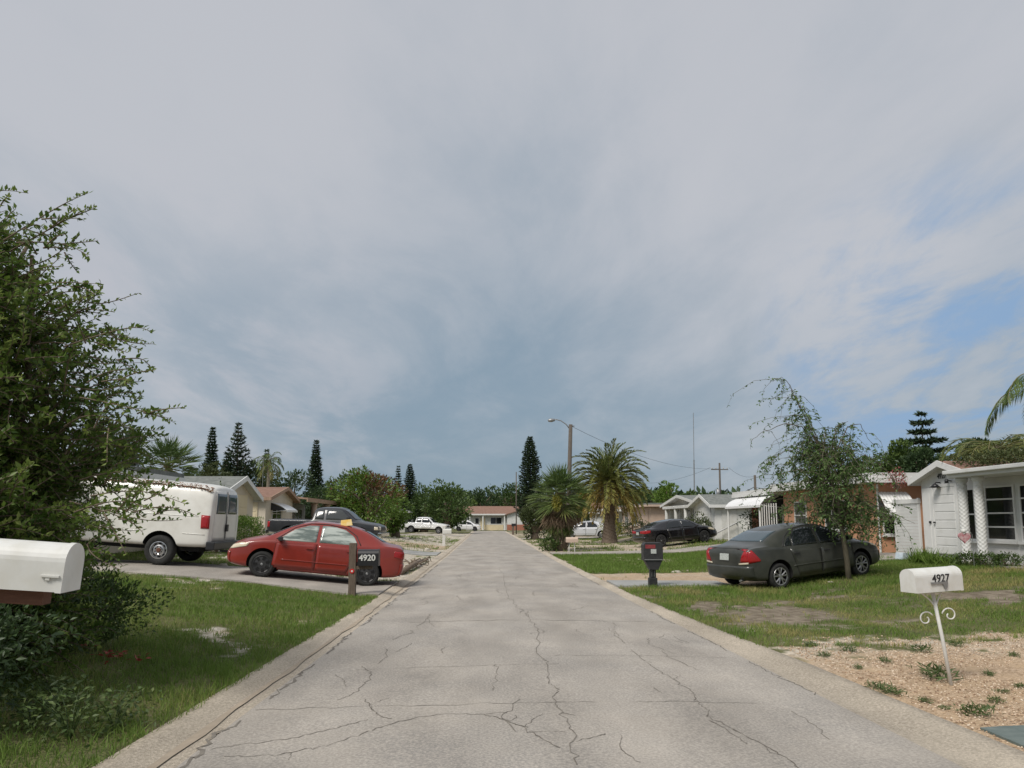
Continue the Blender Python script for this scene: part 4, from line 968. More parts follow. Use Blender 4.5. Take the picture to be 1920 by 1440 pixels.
def awning(root, o, u, n, w, drop, out, m='awning_white', ribs=9, bow=.06):
    """sloping metal awning: o = upper left on the wall"""
    o, u, n = Vector(o), Vector(u).normalized(), Vector(n).normalized(); mb = MB(); K = 8; V = []
    for i in range(ribs * 2 + 1):
        a = u * (w * i / (ribs * 2)); rr = .012 if i % 2 else 0
        for j in range(K + 1):
            t = j / K; V.append(o + a + n * (out * t + math.sin(math.pi * t) * bow + rr) - UP * (drop * t ** 1.25 - rr))
    fs = [(i * (K + 1) + j, (i + 1) * (K + 1) + j, (i + 1) * (K + 1) + j + 1, i * (K + 1) + j + 1) for i in range(ribs * 2) for j in range(K)]
    mb.add(V, fs); mb.add([v - n * .012 - UP * .01 for v in V], [tuple(reversed(f)) for f in fs])
    e = o + n * out - UP * drop
    mb.obox(e + u * w / 2 - UP * .05, u, UP, n, w / 2, .05, .012)
    for a in (0, w):
        mb.add([o + u * a, o + u * a + n * out - UP * drop, o + u * a - UP * drop], [(0, 1, 2)], 1)
        mb.tube([o + u * a - UP * drop * 1.25, e + u * a], .015, 5)
    return part(mb, 'awning', [M[m], M['plastic_black']], root)

def build_houses():
    # ---------------- white house with twisted columns (right edge)
    zg = .58
    r = empty('house', (14.2, 19, zg), label='white stucco house with two twisted porch columns and a small gabled entry on the right', cat='house')
    O = (-1, 0, 0)
    gable_x(r, 14.0, 21, 20.32, 22.75, 3.42, 3.08, 2.98, 21.4, 'roof_brown', over=.22, fo=.28, zg=zg - .2)
    block(r, 13.6, 22, 11.5, 20.31, zg - .2, 2.76, 'stucco_white')
    rf = MB(); rf.slab([(12.72, 11, 2.97), (12.72, 19.35, 2.97), (13.72, 20.28, 2.989), (18, 20.28, 3.07), (18, 11, 3.07)], .10); rf.slab([(18, 11, 3.07), (18, 20.28, 3.07), (22.5, 20.28, 2.97), (22.5, 11, 2.97)], .10); q0 = part(rf, 'roof', M['roof_brown'], r)
    f = MB(); f.box(12.66, 12.72, 11, 19.38, 2.775, 2.98); f.box(12.72, 13.6, 11, 19.38, 2.765, 2.79); q = part(f, 'fascia', M['trim_white'], r); q.parent = q0
    f = MB(); f.box(12.54, 12.655, 11, 19.39, 2.87, 2.97); q = part(f, 'rain_gutter', M['trim_white'], r, bevel=.02); q.parent = q0
    # siding on the gable front, garage door, handle
    sd = MB()
    for i in range(22): sd.prism([(13.998, 20.36, zg + .02 + i * .115), (13.985, 20.36, zg + .02 + i * .115), (13.998, 20.36, zg + .125 + i * .115)], (0, .55, 0))
    part(sd, 'siding', M['trim_white'], r)
    door(r, (13.985, 21.02, zg + .02), (0, 1, 0), O, 1.10, 2.04, 'trim_white', 8, True, 'garage_door')
    fr = MB(); fr.box(13.94, 13.998, 22.12, 22.20, zg, zg + 2.15); fr.box(13.94, 13.998, 20.93, 21.02, zg, zg + 2.15); fr.box(13.94, 13.998, 21.02, 22.12, zg + 2.06, zg + 2.15); part(fr, 'door_frame', M['trim_white'], r)
    d = door(r, (13.985, 22.22, zg + .02), (0, 1, 0), O, .46, 2.04, 'trim_white', 1, False); k = MB(); k.box(13.90, 13.96, 22.26, 22.31, zg + .95, zg + 1.02); q = part(k, 'handle', M['metal_black'], r); q.parent = d
    # house number over the door, flood lamps under the gable
    t = text_mesh('4927', .22, 'house_number', .004); o = obj('house_number', t, r, [M['plastic_black']])
    o.location = Vector((13.985, 21.66, 2.97)) - r.location; o.rotation_euler = (R(90), 0, R(-90))
    fl = MB(); fl.lathe([(.02, .02), (.05, 0), (.16, -.10), (.15, -.10), (.04, -.01)], 18, 0, 'z', (13.82, 21.75, 2.73)); fl.tube([(13.99, 21.75, 2.78), (13.84, 21.75, 2.78), (13.82, 21.75, 2.72)], .02, 6); fl.lathe([(.001, .07), (.045, .06), (.06, -.06), (.001, -.06)], 14, 0, 'z', (13.82, 21.18, 2.79)); fl.tube([(13.99, 21.22, 2.80), (13.82, 21.18, 2.82)], .018, 6); part(fl, 'wall_lamp', M['metal_black'], r, smooth=True)
    column(r, 12.95, 19.20, zg - .1, 2.764, .115, twist=True); column(r, 12.95, 18.55, zg - .1, 2.764, .115, twist=True)
    window(r, (13.598, 19.62, zg + .48), (0, 1, 0), O, .56, 1.46, 1, 2)
    window(r, (13.598, 18.12, zg + .50), (0, 1, 0), O, 1.10, 1.46, 1, 4); window(r, (13.598, 16.85, zg + .50), (0, 1, 0), O, 1.10, 1.46, 1, 4)
    b = MB(); b.box(12.7, 13.6, 11.5, 20.3, zg - .35, zg - .08); part(b, 'porch_floor', M['drive'], r)
    # white gate and screen between the two houses
    g = empty('garden_gate', (14.1, 24.1, zg), label='white louvred gate panel between the orange house and the white house', cat='gate')
    b = MB(); b.box(14.05, 14.11, 23.05, 23.13, zg - .2, 2.35); b.box(14.05, 14.11, 24.42, 24.5, zg - .2, 2.35); b.box(14.05, 14.11, 23.13, 24.42, zg - .12, zg - .01); part(b, 'gate_frame', M['trim_white'], g)
    b = MB()
    for i in range(16): b.box(14.06, 14.085, 23.13, 24.42, zg + i * .105, zg + i * .105 + .100)
    part(b, 'slat_panel', M['stucco_white'], g)
    b = MB(); b.box(14.02, 14.12, 23.03, 24.52, 2.18, 2.32); part(b, 'top_rail', M['trim_white'], g)

    # ---------------- orange house
    zg = .5; xf = 13.75
    r = empty('house', (xf + 3, 30, zg), label='orange stucco house with a flat white roof and white metal awnings', cat='house')
    block(r, xf, 22, 25, 33.0, zg - .25, 2.92, 'stucco_orange')
    flat_roof(r, xf - .55, 22.4, 24.5, 33.3, 3.12, .34, 'roof_white', 'trim_white')
    window(r, (xf + .16, 24.998, zg + .62), (1, 0, 0), (0, -1, 0), .86, .80, 1, 1)
    awning(r, (xf + .0, 24.995, zg + 2.12), (1, 0, 0), (0, -1, 0), 1.08, .72, .62)
    window(r, (xf - .002, 27.2, zg + .75), (0, 1, 0), O, 1.7, 1.15, 3, 1); window(r, (xf - .002, 30.6, zg + .75), (0, 1, 0), O, 1.2, 1.2, 1, 2, 'glass_grey')
    dn = MB(); dn.tube([(xf + .0, 24.93, 2.9), (xf + .0, 24.93, zg)], .035, 8)
    part(dn, 'downpipe', M['trim_white'], r)
    # entry porch end: flat black panel painting in the porch shade, brown door, big curved awning
    block(r, xf + .55, 20, 33.05, 38.9, zg - .25, 2.82, 'stucco_grey'); flat_roof(r, xf - .3, 20.3, 33.35, 39.1, 3.02, .3, 'roof_white', 'trim_white')
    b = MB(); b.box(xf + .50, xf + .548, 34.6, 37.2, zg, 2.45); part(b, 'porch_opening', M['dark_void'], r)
    door(r, (xf + .54, 37.5, zg), (0, 1, 0), O, .95, 2.05, 'brick_red', 3)
    awning(r, (xf + .5, 33.7, zg + 2.45), (0, 1, 0), O, 5.0, .60, 1.35, ribs=14, bow=.28)
    for y in (34.0, 38.5):
        b = MB(); b.tube([(xf - .75, y, zg - .1), (xf - .75, y, 2.4)], .05, 8); part(b, 'post', M['trim_white'], r)
    b = MB()
    for i in range(7): b.box(xf - .78, xf - .74, 32.0 + i * .28, 32.03 + i * .28, zg, zg + 1.9)
    part(b, 'railing', M['trim_white'], r)

    # ---------------- grey-roofed white house
    zg = .5
    r = empty('house', (15, 47, zg), label='white house with grey shingle gable roofs and a louvred porch behind the black sedan', cat='house')
    gable_x(r, 13.6, 21, 42.7, 46.7, 3.25, 2.68, 2.70, 44.4, 'roof_grey', over=.35, fo=.4, zg=zg - .3, wallm='stucco_bright')
    gable_x(r, 14.2, 22, 46.75, 56.0, 3.45, 2.85, 2.85, 51.4, 'roof_grey', over=.4, fo=.55, zg=zg - .3, wallm='stucco_grey')
    door(r, (13.58, 43.4, zg), (0, 1, 0), O, 2.6, 1.95, 'trim_white', 4, False, 'garage_door')
    door(r, (14.0, 42.68, zg), (1, 0, 0), (0, -1, 0), .95, 2.0, 'white_paint', 1)
    for y in (47.4, 49.8, 52.4): window(r, (14.198, y, zg + .7), (0, 1, 0), O, 1.9, 1.25, 2, 4, 'glass_grey')
    for y in (47.1, 49.5, 52.1, 54.8): column(r, 13.75, y, zg - .1, 2.66, .13)
    b = MB(); b.box(13.6, 14.0, 46.8, 55.5, 2.5, 2.7); part(b, 'porch_beam', M['trim_white'], r)
    b = MB(); b.tube([(13.3, 42.4, zg + .25), (15.0, 42.4, zg + 1.1)], .04, 6); part(b, 'handrail', M['metal_grey'], r)

    # ---------------- beige flat house further right
    zg = .42
    r = empty('house', (15.2, 64, zg), label='beige flat-roofed house with a peach garage door beyond the grey-roofed house', cat='house')
    block(r, 13.6, 22, 59.5, 72, zg - .4, 2.75, 'stucco_pink'); flat_roof(r, 13.1, 22.4, 59, 72.4, 2.95, .3, 'roof_grey', 'stucco_pink')
    door(r, (13.58, 60.4, zg), (0, 1, 0), O, 2.7, 2.15, 'stucco_pink', 4, False, 'garage_door')
    window(r, (13.598, 65, zg + .8), (0, 1, 0), O, 2.2, 1.2, 3, 1, 'glass_grey'); window(r, (13.598, 69, zg + .8), (0, 1, 0), O, 1.6, 1.2, 2, 1, 'glass_grey')
    b = MB(); b.tube([(13.0, 64.2, zg), (13.0, 64.2, 2.8)], .07, 8); part(b, 'post', M['wood_brown'], r)
    zg = .35
    r = empty('house', (15.2, 80, zg), label='low pale house with a white carport canopy seen past the date palm', cat='house')
    block(r, 14.2, 22, 75, 88, zg - .4, 2.7, 'stucco_white'); flat_roof(r, 11.2, 22.2, 74.6, 83.5, 2.75, .26, 'roof_white', 'trim_white'); hip(r, 13.8, 22.4, 83.6, 88.4, 2.9, 3.5, 'roof_grey')
    window(r, (14.198, 76.5, zg + .6), (0, 1, 0), O, 3.6, 1.4, 4, 1, 'glass_grey'); window(r, (14.198, 82, zg + .8), (0, 1, 0), O, 1.6, 1.2, 2, 1, 'glass_grey')
    for y in (75, 79, 83):
        b = MB(); b.tube([(11.4, y, zg - .1), (11.4, y, 2.65)], .06, 8); part(b, 'post', M['trim_white'], r)
    zg = .3
    r = empty('house', (14.5, 97, zg), label='house with a red-brown gable roof half hidden between the two palms', cat='house')
    gable_x(r, 11.4, 19, 92, 97.5, 4.0, 2.85, 2.85, 94.7, 'roof_brown', over=.4, fo=.4, zg=zg - .4)
    gable_x(r, 13.0, 20, 97.6, 106, 3.7, 2.85, 2.85, 101.5, 'roof_brown', over=.4, fo=.4, zg=zg - .4)
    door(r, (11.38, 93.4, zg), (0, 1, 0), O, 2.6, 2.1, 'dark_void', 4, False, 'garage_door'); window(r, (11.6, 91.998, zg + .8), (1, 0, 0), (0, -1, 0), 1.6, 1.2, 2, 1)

    # ---------------- left side
    E = (1, 0, 0); zg = .55
    r = empty('house', (-12, 26, zg), label='cream house with a grey shingle gable behind the white van', cat='house')
    gable_x(r, -9.35, -18, 25.9, 29.3, 3.28, 2.78, 2.62, 27.5, 'roof_grey', over=.25, fo=.3, zg=zg - .3, wallm='stucco_cream')
    block(r, -19, -12.0, 17.6, 25.8, zg - .3, 2.75, 'stucco_cream'); flat_roof(r, -19.4, -10.6, 17.2, 25.62, 3.1, .32, 'roof_grey', 'trim_white')
    door(r, (-9.34, 26.5, zg), (0, 1, 0), E, 2.0, 2.05, 'stucco_yellow', 4, False, 'garage_door')
    window(r, (-11.998, 19, zg + .7), (0, 1, 0), E, 1.8, 1.3, 2, 2)
    window(r, (-11.9, 25.898, zg + .75), (1, 0, 0), (0, -1, 0), 1.0, 1.2, 1, 2)
    b = MB(); b.box(-9.36, -9.28, 25.78, 25.90, zg - .2, 2.6); part(b, 'corner_post', M['trim_white'], r)
    zg = .48
    r = empty('house', (-13.5, 45, zg), label='cream house with a brown gable roof and dark porch behind the pickup', cat='house')
    gable_x(r, -11.5, -20, 38.1, 43.3, 3.50, 2.90, 2.90, 41.0, 'roof_brown', over=.3, fo=.35, zg=zg - .3, wallm='stucco_cream', fascia='roof_tan')
    door(r, (-13.9, 38.08, zg), (1, 0, 0), (0, -1, 0), 2.0, 2.1, 'stucco_yellow', 4, False, 'garage_door')
    window(r, (-11.498, 39.2, zg + .75), (0, 1, 0), E, 1.7, 1.15, 2, 3); awning(r, (-11.495, 41.2, zg + 2.1), (0, -1, 0), E, 2.2, .40, .85, ribs=8)
    block(r, -20, -13.4, 43.4, 54, zg - .3, 2.8, 'stucco_grey')
    rf = MB(); rf.slab([(-10.7, 43.4, 2.98), (-10.7, 54.4, 2.98), (-15.5, 54.4, 3.55), (-15.5, 43.4, 3.55)], .1); rf.slab([(-15.5, 43.4, 3.55), (-15.5, 54.4, 3.55), (-20.3, 54.4, 2.98), (-20.3, 43.4, 2.98)], .1); q0 = part(rf, 'roof', M['roof_tan'], r)
    f = MB(); f.box(-10.7, -10.63, 43.4, 54.4, 2.74, 2.99); q = part(f, 'fascia', M['roof_tan'], r); q.parent = q0
    for y in (46.6, 50.3, 53.9): column(r, -11.0, y, zg - .1, 2.75, .19, 'stucco_pink')
    b = MB(); b.box(-13.4, -13.34, 43.6, 47.5, zg, 2.6); part(b, 'porch_opening', M['dark_void'], r)  # black sheet on the solid wall, painted shade of the porch
    window(r, (-13.398, 48.2, zg + .5), (0, 1, 0), E, 2.2, 1.5, 3, 2); window(r, (-13.398, 51.2, zg + .5), (0, 1, 0), E, 1.8, 1.5, 2, 2)
    zg = .25
    r = empty('house', (-13, 86, zg), label='low weathered house in the shade behind the white pickup', cat='house')
    block(r, -20, -10.4, 93, 104, zg - .4, 2.7, 'stucco_grey'); hip(r, -20.6, -9.8, 92.4, 104.6, 2.85, 3.9, 'roof_grey')
    door(r, (-13.5, 92.98, zg), (1, 0, 0), (0, -1, 0), 2.4, 2.1, 'roof_tan', 4, False, 'garage_door'); window(r, (-16.6, 92.998, zg + .8), (1, 0, 0), (0, -1, 0), 1.8, 1.2, 2, 2)

    # ---------------- house across the end of the street
    zg = .05
    r = empty('house', (0, 128, zg), label='white house with a long brown roof facing the end of the street', cat='house')
    block(r, -3.6, 8.0, 128, 137, -.1, 2.75, 'stucco_white')
    rf = MB(); rf.slab([(-4.2, 127.2, 2.85), (8.4, 127.2, 2.85), (8.4, 132, 4.3), (-4.2, 132, 4.3)], .12); rf.slab([(-4.2, 132, 4.3), (8.4, 132, 4.3), (8.4, 137.5, 2.85), (-4.2, 137.5, 2.85)], .12); q0 = part(rf, 'roof', M['roof_brown'], r)
    b = MB(); b.box(-4.2, 8.4, 127.1, 127.2, 2.62, 2.87); q = part(b, 'fascia', M['trim_white'], r); q.parent = q0
    w = MB(); w.prism([(3.6, 125.6, -.1), (9.6, 125.6, -.1), (9.6, 125.6, 2.75), (6.6, 125.6, 3.6), (3.6, 125.6, 2.75)], (0, 2.38, 0)); part(w, 'wall', M['stucco_white'], r)
    rf = MB(); rf.slab([(3.2, 125.2, 2.75), (6.6, 125.2, 3.75), (6.6, 130, 3.75), (3.2, 130, 2.75)], .12); rf.slab([(6.6, 125.2, 3.75), (10, 125.2, 2.75), (10, 130, 2.75), (6.6, 130, 3.75)], .12); part(rf, 'roof', M['roof_brown'], r)
    b = MB(); b.box(3.55, 9.65, 125.55, 125.6, -.1, 1.0); part(b, 'brick_base', M['brick_red'], r)
    b = MB(); b.box(-.3, 3.0, 127.9, 127.998, .0, .95); part(b, 'brick_base', M['stucco_yellow'], r)
    S = (0, -1, 0)
    window(r, (.7, 127.995, zg + 1.0), (1, 0, 0), S, 2.0, 1.2, 2, 1); window(r, (-2.0, 127.995, zg + 1.0), (1, 0, 0), S, .7, 1.1, 1, 1); door(r, (-1.1, 127.99, zg), (1, 0, 0), S, .9, 2.1, 'stucco_yellow', 2)
    for x in (-2.9, -.6, 3.2): column(r, x, 127.35, 0, 2.6, .13)
build_houses()
# ------------------------------------------------------------------ vegetation
M['leaf_fg'] = leafmat('leaf_foreground', (.052, .10, .02), (.12, .19, .036), (.24, .30, .08), trans=.38, rough=.42, spec=.3)
M['leaf_mid'] = leafmat('leaf_mid', (.042, .075, .02), (.085, .14, .035), (.14, .20, .05))
M['leaf_dark'] = leafmat('leaf_dark', (.035, .062, .026), (.058, .098, .036), (.09, .135, .045))
M['leaf_bright'] = leafmat('leaf_bright', (.085, .15, .024), (.145, .235, .04), (.20, .29, .07))
M['leaf_olive'] = leafmat('leaf_olive', (.05, .07, .025), (.085, .11, .04), (.13, .15, .06))
M['leaf_rust'] = leafmat('leaf_rust', (.09, .05, .022), (.15, .075, .035), (.20, .11, .05))
M['leaf_yellow'] = leafmat('leaf_yellow', (.20, .20, .03), (.30, .28, .05), (.36, .33, .09))
M['needle'] = leafmat('needle', (.028, .05, .026), (.045, .075, .036), (.065, .10, .05), trans=.1)
M['palm_green'] = leafmat('palm_green', (.085, .14, .042), (.15, .20, .06), (.34, .29, .10), trans=.2, rough=.4)
M['palm_date'] = leafmat('palm_date', (.10, .14, .04), (.22, .22, .06), (.46, .33, .10), trans=.2, rough=.4)
M['palm_dead'] = leafmat('palm_dead', (.16, .11, .07), (.27, .20, .13), (.36, .28, .19), trans=.1, rough=.8)
M['leaf_weep'] = leafmat('leaf_weep', (.075, .14, .042), (.125, .21, .06), (.20, .28, .10), trans=.38)
M['leaf_redwhite'] = leafmat('leaf_redwhite', (.26, .05, .05), (.42, .16, .15), (.75, .62, .60))
M['leaf_red'] = leafmat('leaf_red', (.30, .05, .04), (.40, .10, .07), (.45, .22, .15))  # colours of the windscreen reflection laid on the grass

def limb_path(a, b, sag=.0, wob=.1, n=6):
    a, b = Vector(a), Vector(b); L = (b - a).length; P = []
    o = Vector(rng.normal(size=3)) * wob * L
    for i in range(n + 1):
        t = i / n; P.append(a.lerp(b, t) + o * math.sin(math.pi * t) * .5 + Vector((0, 0, sag * L * math.sin(math.pi * t))))
    return P
def broad_tree(name, base, H, rx, rz, label, cat='tree', group=None, m='leaf_mid', zc=None, n=3600, leaf=.22, clumps=26, trunk_r=.16, tintbias=0.0, m2=None, f2=0, ry=None, flat=.0, barkm='bark', lobe2=None):
    """trunk with limbs + crown of leaf clumps in an uneven ellipsoid; H = top above the base"""
    ry = ry or rx; zc = H - rz if zc is None else zc
    root = empty(name, base, (0, 0, 0), label, cat, group)
    C = []; ce = np.array([0, 0, zc])
    for i in range(clumps):
        v = rng.normal(size=3); v /= np.linalg.norm(v); v[2] = max(v[2], -.75)
        rr = rng.uniform(.50, .86) * (1 + .10 * rng.normal())
        C.append(ce + v * np.array([rx, ry, rz]) * rr)
    C = np.array(C); sz = rng.uniform(.22, .40, clumps)
    t = MB(); fork = zc - rz * .62
    t.tube([(0, 0, -.2), (.03 * rx, 0, fork * .5), (0, .02 * rx, fork)], [trunk_r * 1.35, trunk_r, trunk_r * .85], 9)
    for i in range(min(clumps, 12)):
        c = C[i]; P = limb_path((0, 0, fork * rng.uniform(.75, 1)), c, .06, .16); t.tube(P, list(np.linspace(trunk_r * .55, trunk_r * .08, len(P))), 5)
    t.build('trunk', M[barkm], root, smooth=True)
    k = rng.integers(0, clumps, n); d = unit(rng.normal(size=(n, 3))); u = rng.uniform(.45, 1.0, n)[:, None] ** .5
    P = C[k] + d * u * (sz[k][:, None]) * np.array([rx, ry, rz * 1.05]) * 1.15
    out = unit(P - ce); D = unit(out * .7 + d * .5 + rng.normal(size=(n, 3)) * .5 + np.array([0, 0, .15]))
    tint = np.clip(.42 + tintbias + .20 * rng.normal(size=clumps)[k] + .17 * rng.normal(size=n), 0, 1)
    L = leaf * rng.uniform(.65, 1.3, n)
    if m2:
        sel = (P[:, 0] > rx * .0) & (P[:, 2] > zc + rz * .0) & (rng.random(n) < f2)
        sel |= rng.random(n) < f2 * .10
        leaves('crown', P[~sel], D[~sel], L[~sel], L[~sel] * .5, tint[~sel], M[m], root); o = leaves('flower_crown', P[sel], D[sel], L[sel], L[sel] * .5, tint[sel], M[m2], root); o['label'] = 'rusty red patch of foliage'
    else: leaves('crown', P, D, L, L * .5, tint, M[m], root)
    return root
def norfolk(name, base, H, r, label, group=None, tiers=22, z0=.12, per=7, dense=1.0, top=.18, upc=.35, shape=1.0, leafl=.28):
    root = empty(name, base, (0, 0, 0), label, 'tree', group)
    t = MB(); t.tube([(0, 0, -.2), (.01, 0, H * .5), (0, 0, H)], [.012 * H + .05, .008 * H + .03, .012], 7)
    P = []; D = []; TT = []
    for i in range(tiers):
        f = i / (tiers - 1); z = H * (z0 + (1 - z0) * f ** .95); rr = r * max(.06, (1 - f) ** shape) * rng.uniform(.85, 1.1) + .05
        off = rng.uniform(0, 6.28)
        for j in range(per):
            th = off + 2 * math.pi * j / per + rng.normal() * .1; d = np.array([math.cos(th), math.sin(th), 0]); L = rr * rng.uniform(.8, 1.1)
            pts = [Vector(d * L * s + np.array([0, 0, z + L * (upc * s * s - .12 * s)])) for s in (0, .35, .7, 1.0)]
            t.tube(pts, [.03, .025, .02, .012], 4)
            m = max(6, int(L * 16 * dense)); s = rng.uniform(.12, 1.02, m)
            c = d[None, :] * L * s[:, None]; c[:, 2] = z + L * (upc * s * s - .12 * s)
            side = np.array([-d[1], d[0], 0]); sd = rng.choice([-1, 1], m)[:, None]
            P.append(c); D.append(d[None, :] * .7 + side[None, :] * sd * rng.uniform(.2, .9, (m, 1)) + np.array([0, 0, .35]) + rng.normal(size=(m, 3)) * .38)
    P = np.concatenate(P); D = np.concatenate(D); n = len(P)
    t.build('trunk', M['bark'], root, smooth=True)
    leaves('crown', P, D, leafl * rng.uniform(.6, 1.25, n), leafl * .33, np.clip(rng.normal(.45, .25, n), 0, 1), M['needle'], root)
    return root
def feather_fronds(root, c, n, L, m, pitch_lo=-60, pitch_hi=80, droop=1.0, leafl=.38, leafw=.035, per=34, name='crown', tint_age=True, spread=1.0, az=None, hang=.25):
    P = []; D = []; LL = []; T = []; t = MB()
    for i in range(n):
        f = (i + .5) / n; el = R(pitch_hi + (pitch_lo - pitch_hi) * f) ; th = i * 2.39996 + rng.normal() * .15 if az is None else az[i]
        d0 = np.array([math.cos(th) * math.cos(el), math.sin(th) * math.cos(el), math.sin(el)]); l = L * rng.uniform(.85, 1.1)
        pts = []; p = np.array(c, float); d = d0.copy(); K = 12
        for k in range(K + 1):
            pts.append(p.copy()); d = unit((d + np.array([0, 0, -droop * .012 * (k + 1)]))[None])[0]; p = p + d * l / K
        t.tube([Vector(q) for q in pts], list(np.linspace(.022, .006, K + 1)), 4, cap=False)
        pts = np.array(pts); s = np.linspace(.12, .99, per); ip = s * K; a = np.floor(ip).astype(int); a = np.minimum(a, K - 1); fr = (ip - a)[:, None]
        q = pts[a] * (1 - fr) + pts[a + 1] * fr; tg = unit(pts[a + 1] - pts[a]); side = unit(np.cross(tg, np.array([0, 0, 1.0]) + 1e-3))
        for sg in (-1, 1):
            P.append(q); D.append(tg * .65 + side * sg * .75 * spread + np.cross(side, tg) * .25 * (1 if hang < .5 else 0) + np.array([0, 0, -hang]) + rng.normal(size=q.shape) * .08)
            LL.append(leafl * (np.sin(np.pi * (s * .86 + .1)) * .8 + .25)); T.append(np.full(per, np.clip((.10 + .85 * f ** 1.4 if tint_age else .35) + rng.normal() * .08, 0, 1)) + rng.normal(size=per) * .05)
    P = np.concatenate(P); D = np.concatenate(D); LL = np.concatenate(LL); T = np.clip(np.concatenate(T), 0, 1)
    o = leaves(name, P, D, LL, leafw, T, m, root, fold=.1)
    t.build('frond_stalks' if name == 'crown' else 'dead_stalks', M['palm_dead'] if name != 'crown' else M['palm_stalk'], root, smooth=True)
    return o
M['palm_stalk'] = mat('palm_stalk', (.16, .16, .06), .6, (.2, .17, .08), 5)
def fan_fronds(root, c, n, pet, L, m, lo, hi, name='crown', per=20, w=.05, bias=0.2, droop=.3):
    P = []; D = []; LL = []; T = []; t = MB()
    for i in range(n):
        f = (i + .5) / n; el = R(hi + (lo - hi) * f) + rng.normal() * .08; th = i * 2.39996 + rng.normal() * .2
        d = np.array([math.cos(th) * math.cos(el), math.sin(th) * math.cos(el), math.sin(el)]); l = pet * rng.uniform(.8, 1.15)
        p0 = np.array(c, float); pm = p0 + d * l * .6; d2 = unit((d + np.array([0, 0, -droop]))[None])[0]; p1 = pm + d2 * l * .4
        t.tube([p0, pm, p1], [.018, .014, .01], 4, cap=False)
        side = np.cross(d2, [0, 0, 1.0]); side = side / (np.linalg.norm(side) + 1e-6); upv = np.cross(side, d2)
        a = np.linspace(-1.9, 1.9, per) + rng.normal(size=per) * .05
        dd = d2[None] * np.cos(a)[:, None] + side[None] * np.sin(a)[:, None] + upv[None] * (.28 * np.abs(np.sin(a))[:, None]) + np.array([0, 0, -droop * .8]) * rng.uniform(.3, 1, (per, 1))
        P.append(np.repeat(p1[None], per, 0)); D.append(dd); LL.append(L * (1 - .25 * np.abs(a) / 1.9) * rng.uniform(.8, 1.1, per)); T.append(np.clip(bias + .45 * f + rng.normal() * .1 + rng.normal(size=per) * .05, 0, 1))
    P = np.concatenate(P); D = np.concatenate(D); LL = np.concatenate(LL); T = np.concatenate(T)
    leaves(name, P, D, LL, w, T, m, root, fold=.12)
    t.build('frond_stalks' if name == 'crown' else 'dead_stalks', M['palm_stalk'] if name == 'crown' else M['palm_dead'], root)
def shrub(name, base, rx, ry, H, label, cat='shrub', m='leaf_mid', n=1800, leaf=.07, group=None, bias=0, boxy=False, stems=7, ragged=.12):
    root = empty(name, base, (0, 0, 0), label, cat, group)
    t = MB()
    for i in range(stems):
        a = rng.uniform(0, 6.28); e = (math.cos(a) * rx * .6, math.sin(a) * ry * .6, H * rng.uniform(.6, .95)); P = limb_path((0, 0, -.05), e, .05, .15); t.tube(P, list(np.linspace(.02, .005, len(P))), 5)
    t.build('stems', M['bark'], root)
    v = unit(rng.normal(size=(n, 3))); u = rng.uniform(.25, 1, n)[:, None] ** .45
    if boxy: v = v / np.maximum(np.max(np.abs(v), 1, keepdims=True), .75)
    P = v * u; lump = 1 + ragged * (np.sin(P[:, 0] * 7 + 1.3) + np.sin(P[:, 1] * 6 + .4) + np.sin(P[:, 2] * 8))[:, None]
    P = P * lump * np.array([rx, ry, H * .5]) + np.array([0, 0, H * .52]); P[:, 2] = np.maximum(P[:, 2], .02)
    D = v * .8 + rng.normal(size=(n, 3)) * .6 + np.array([0, 0, .3])
    L = leaf * rng.uniform(.6, 1.3, n)
    leaves('foliage', P, D, L, L * .45, np.clip(rng.normal(.42 + bias, .24, n), 0, 1), M[m], root)
    return root

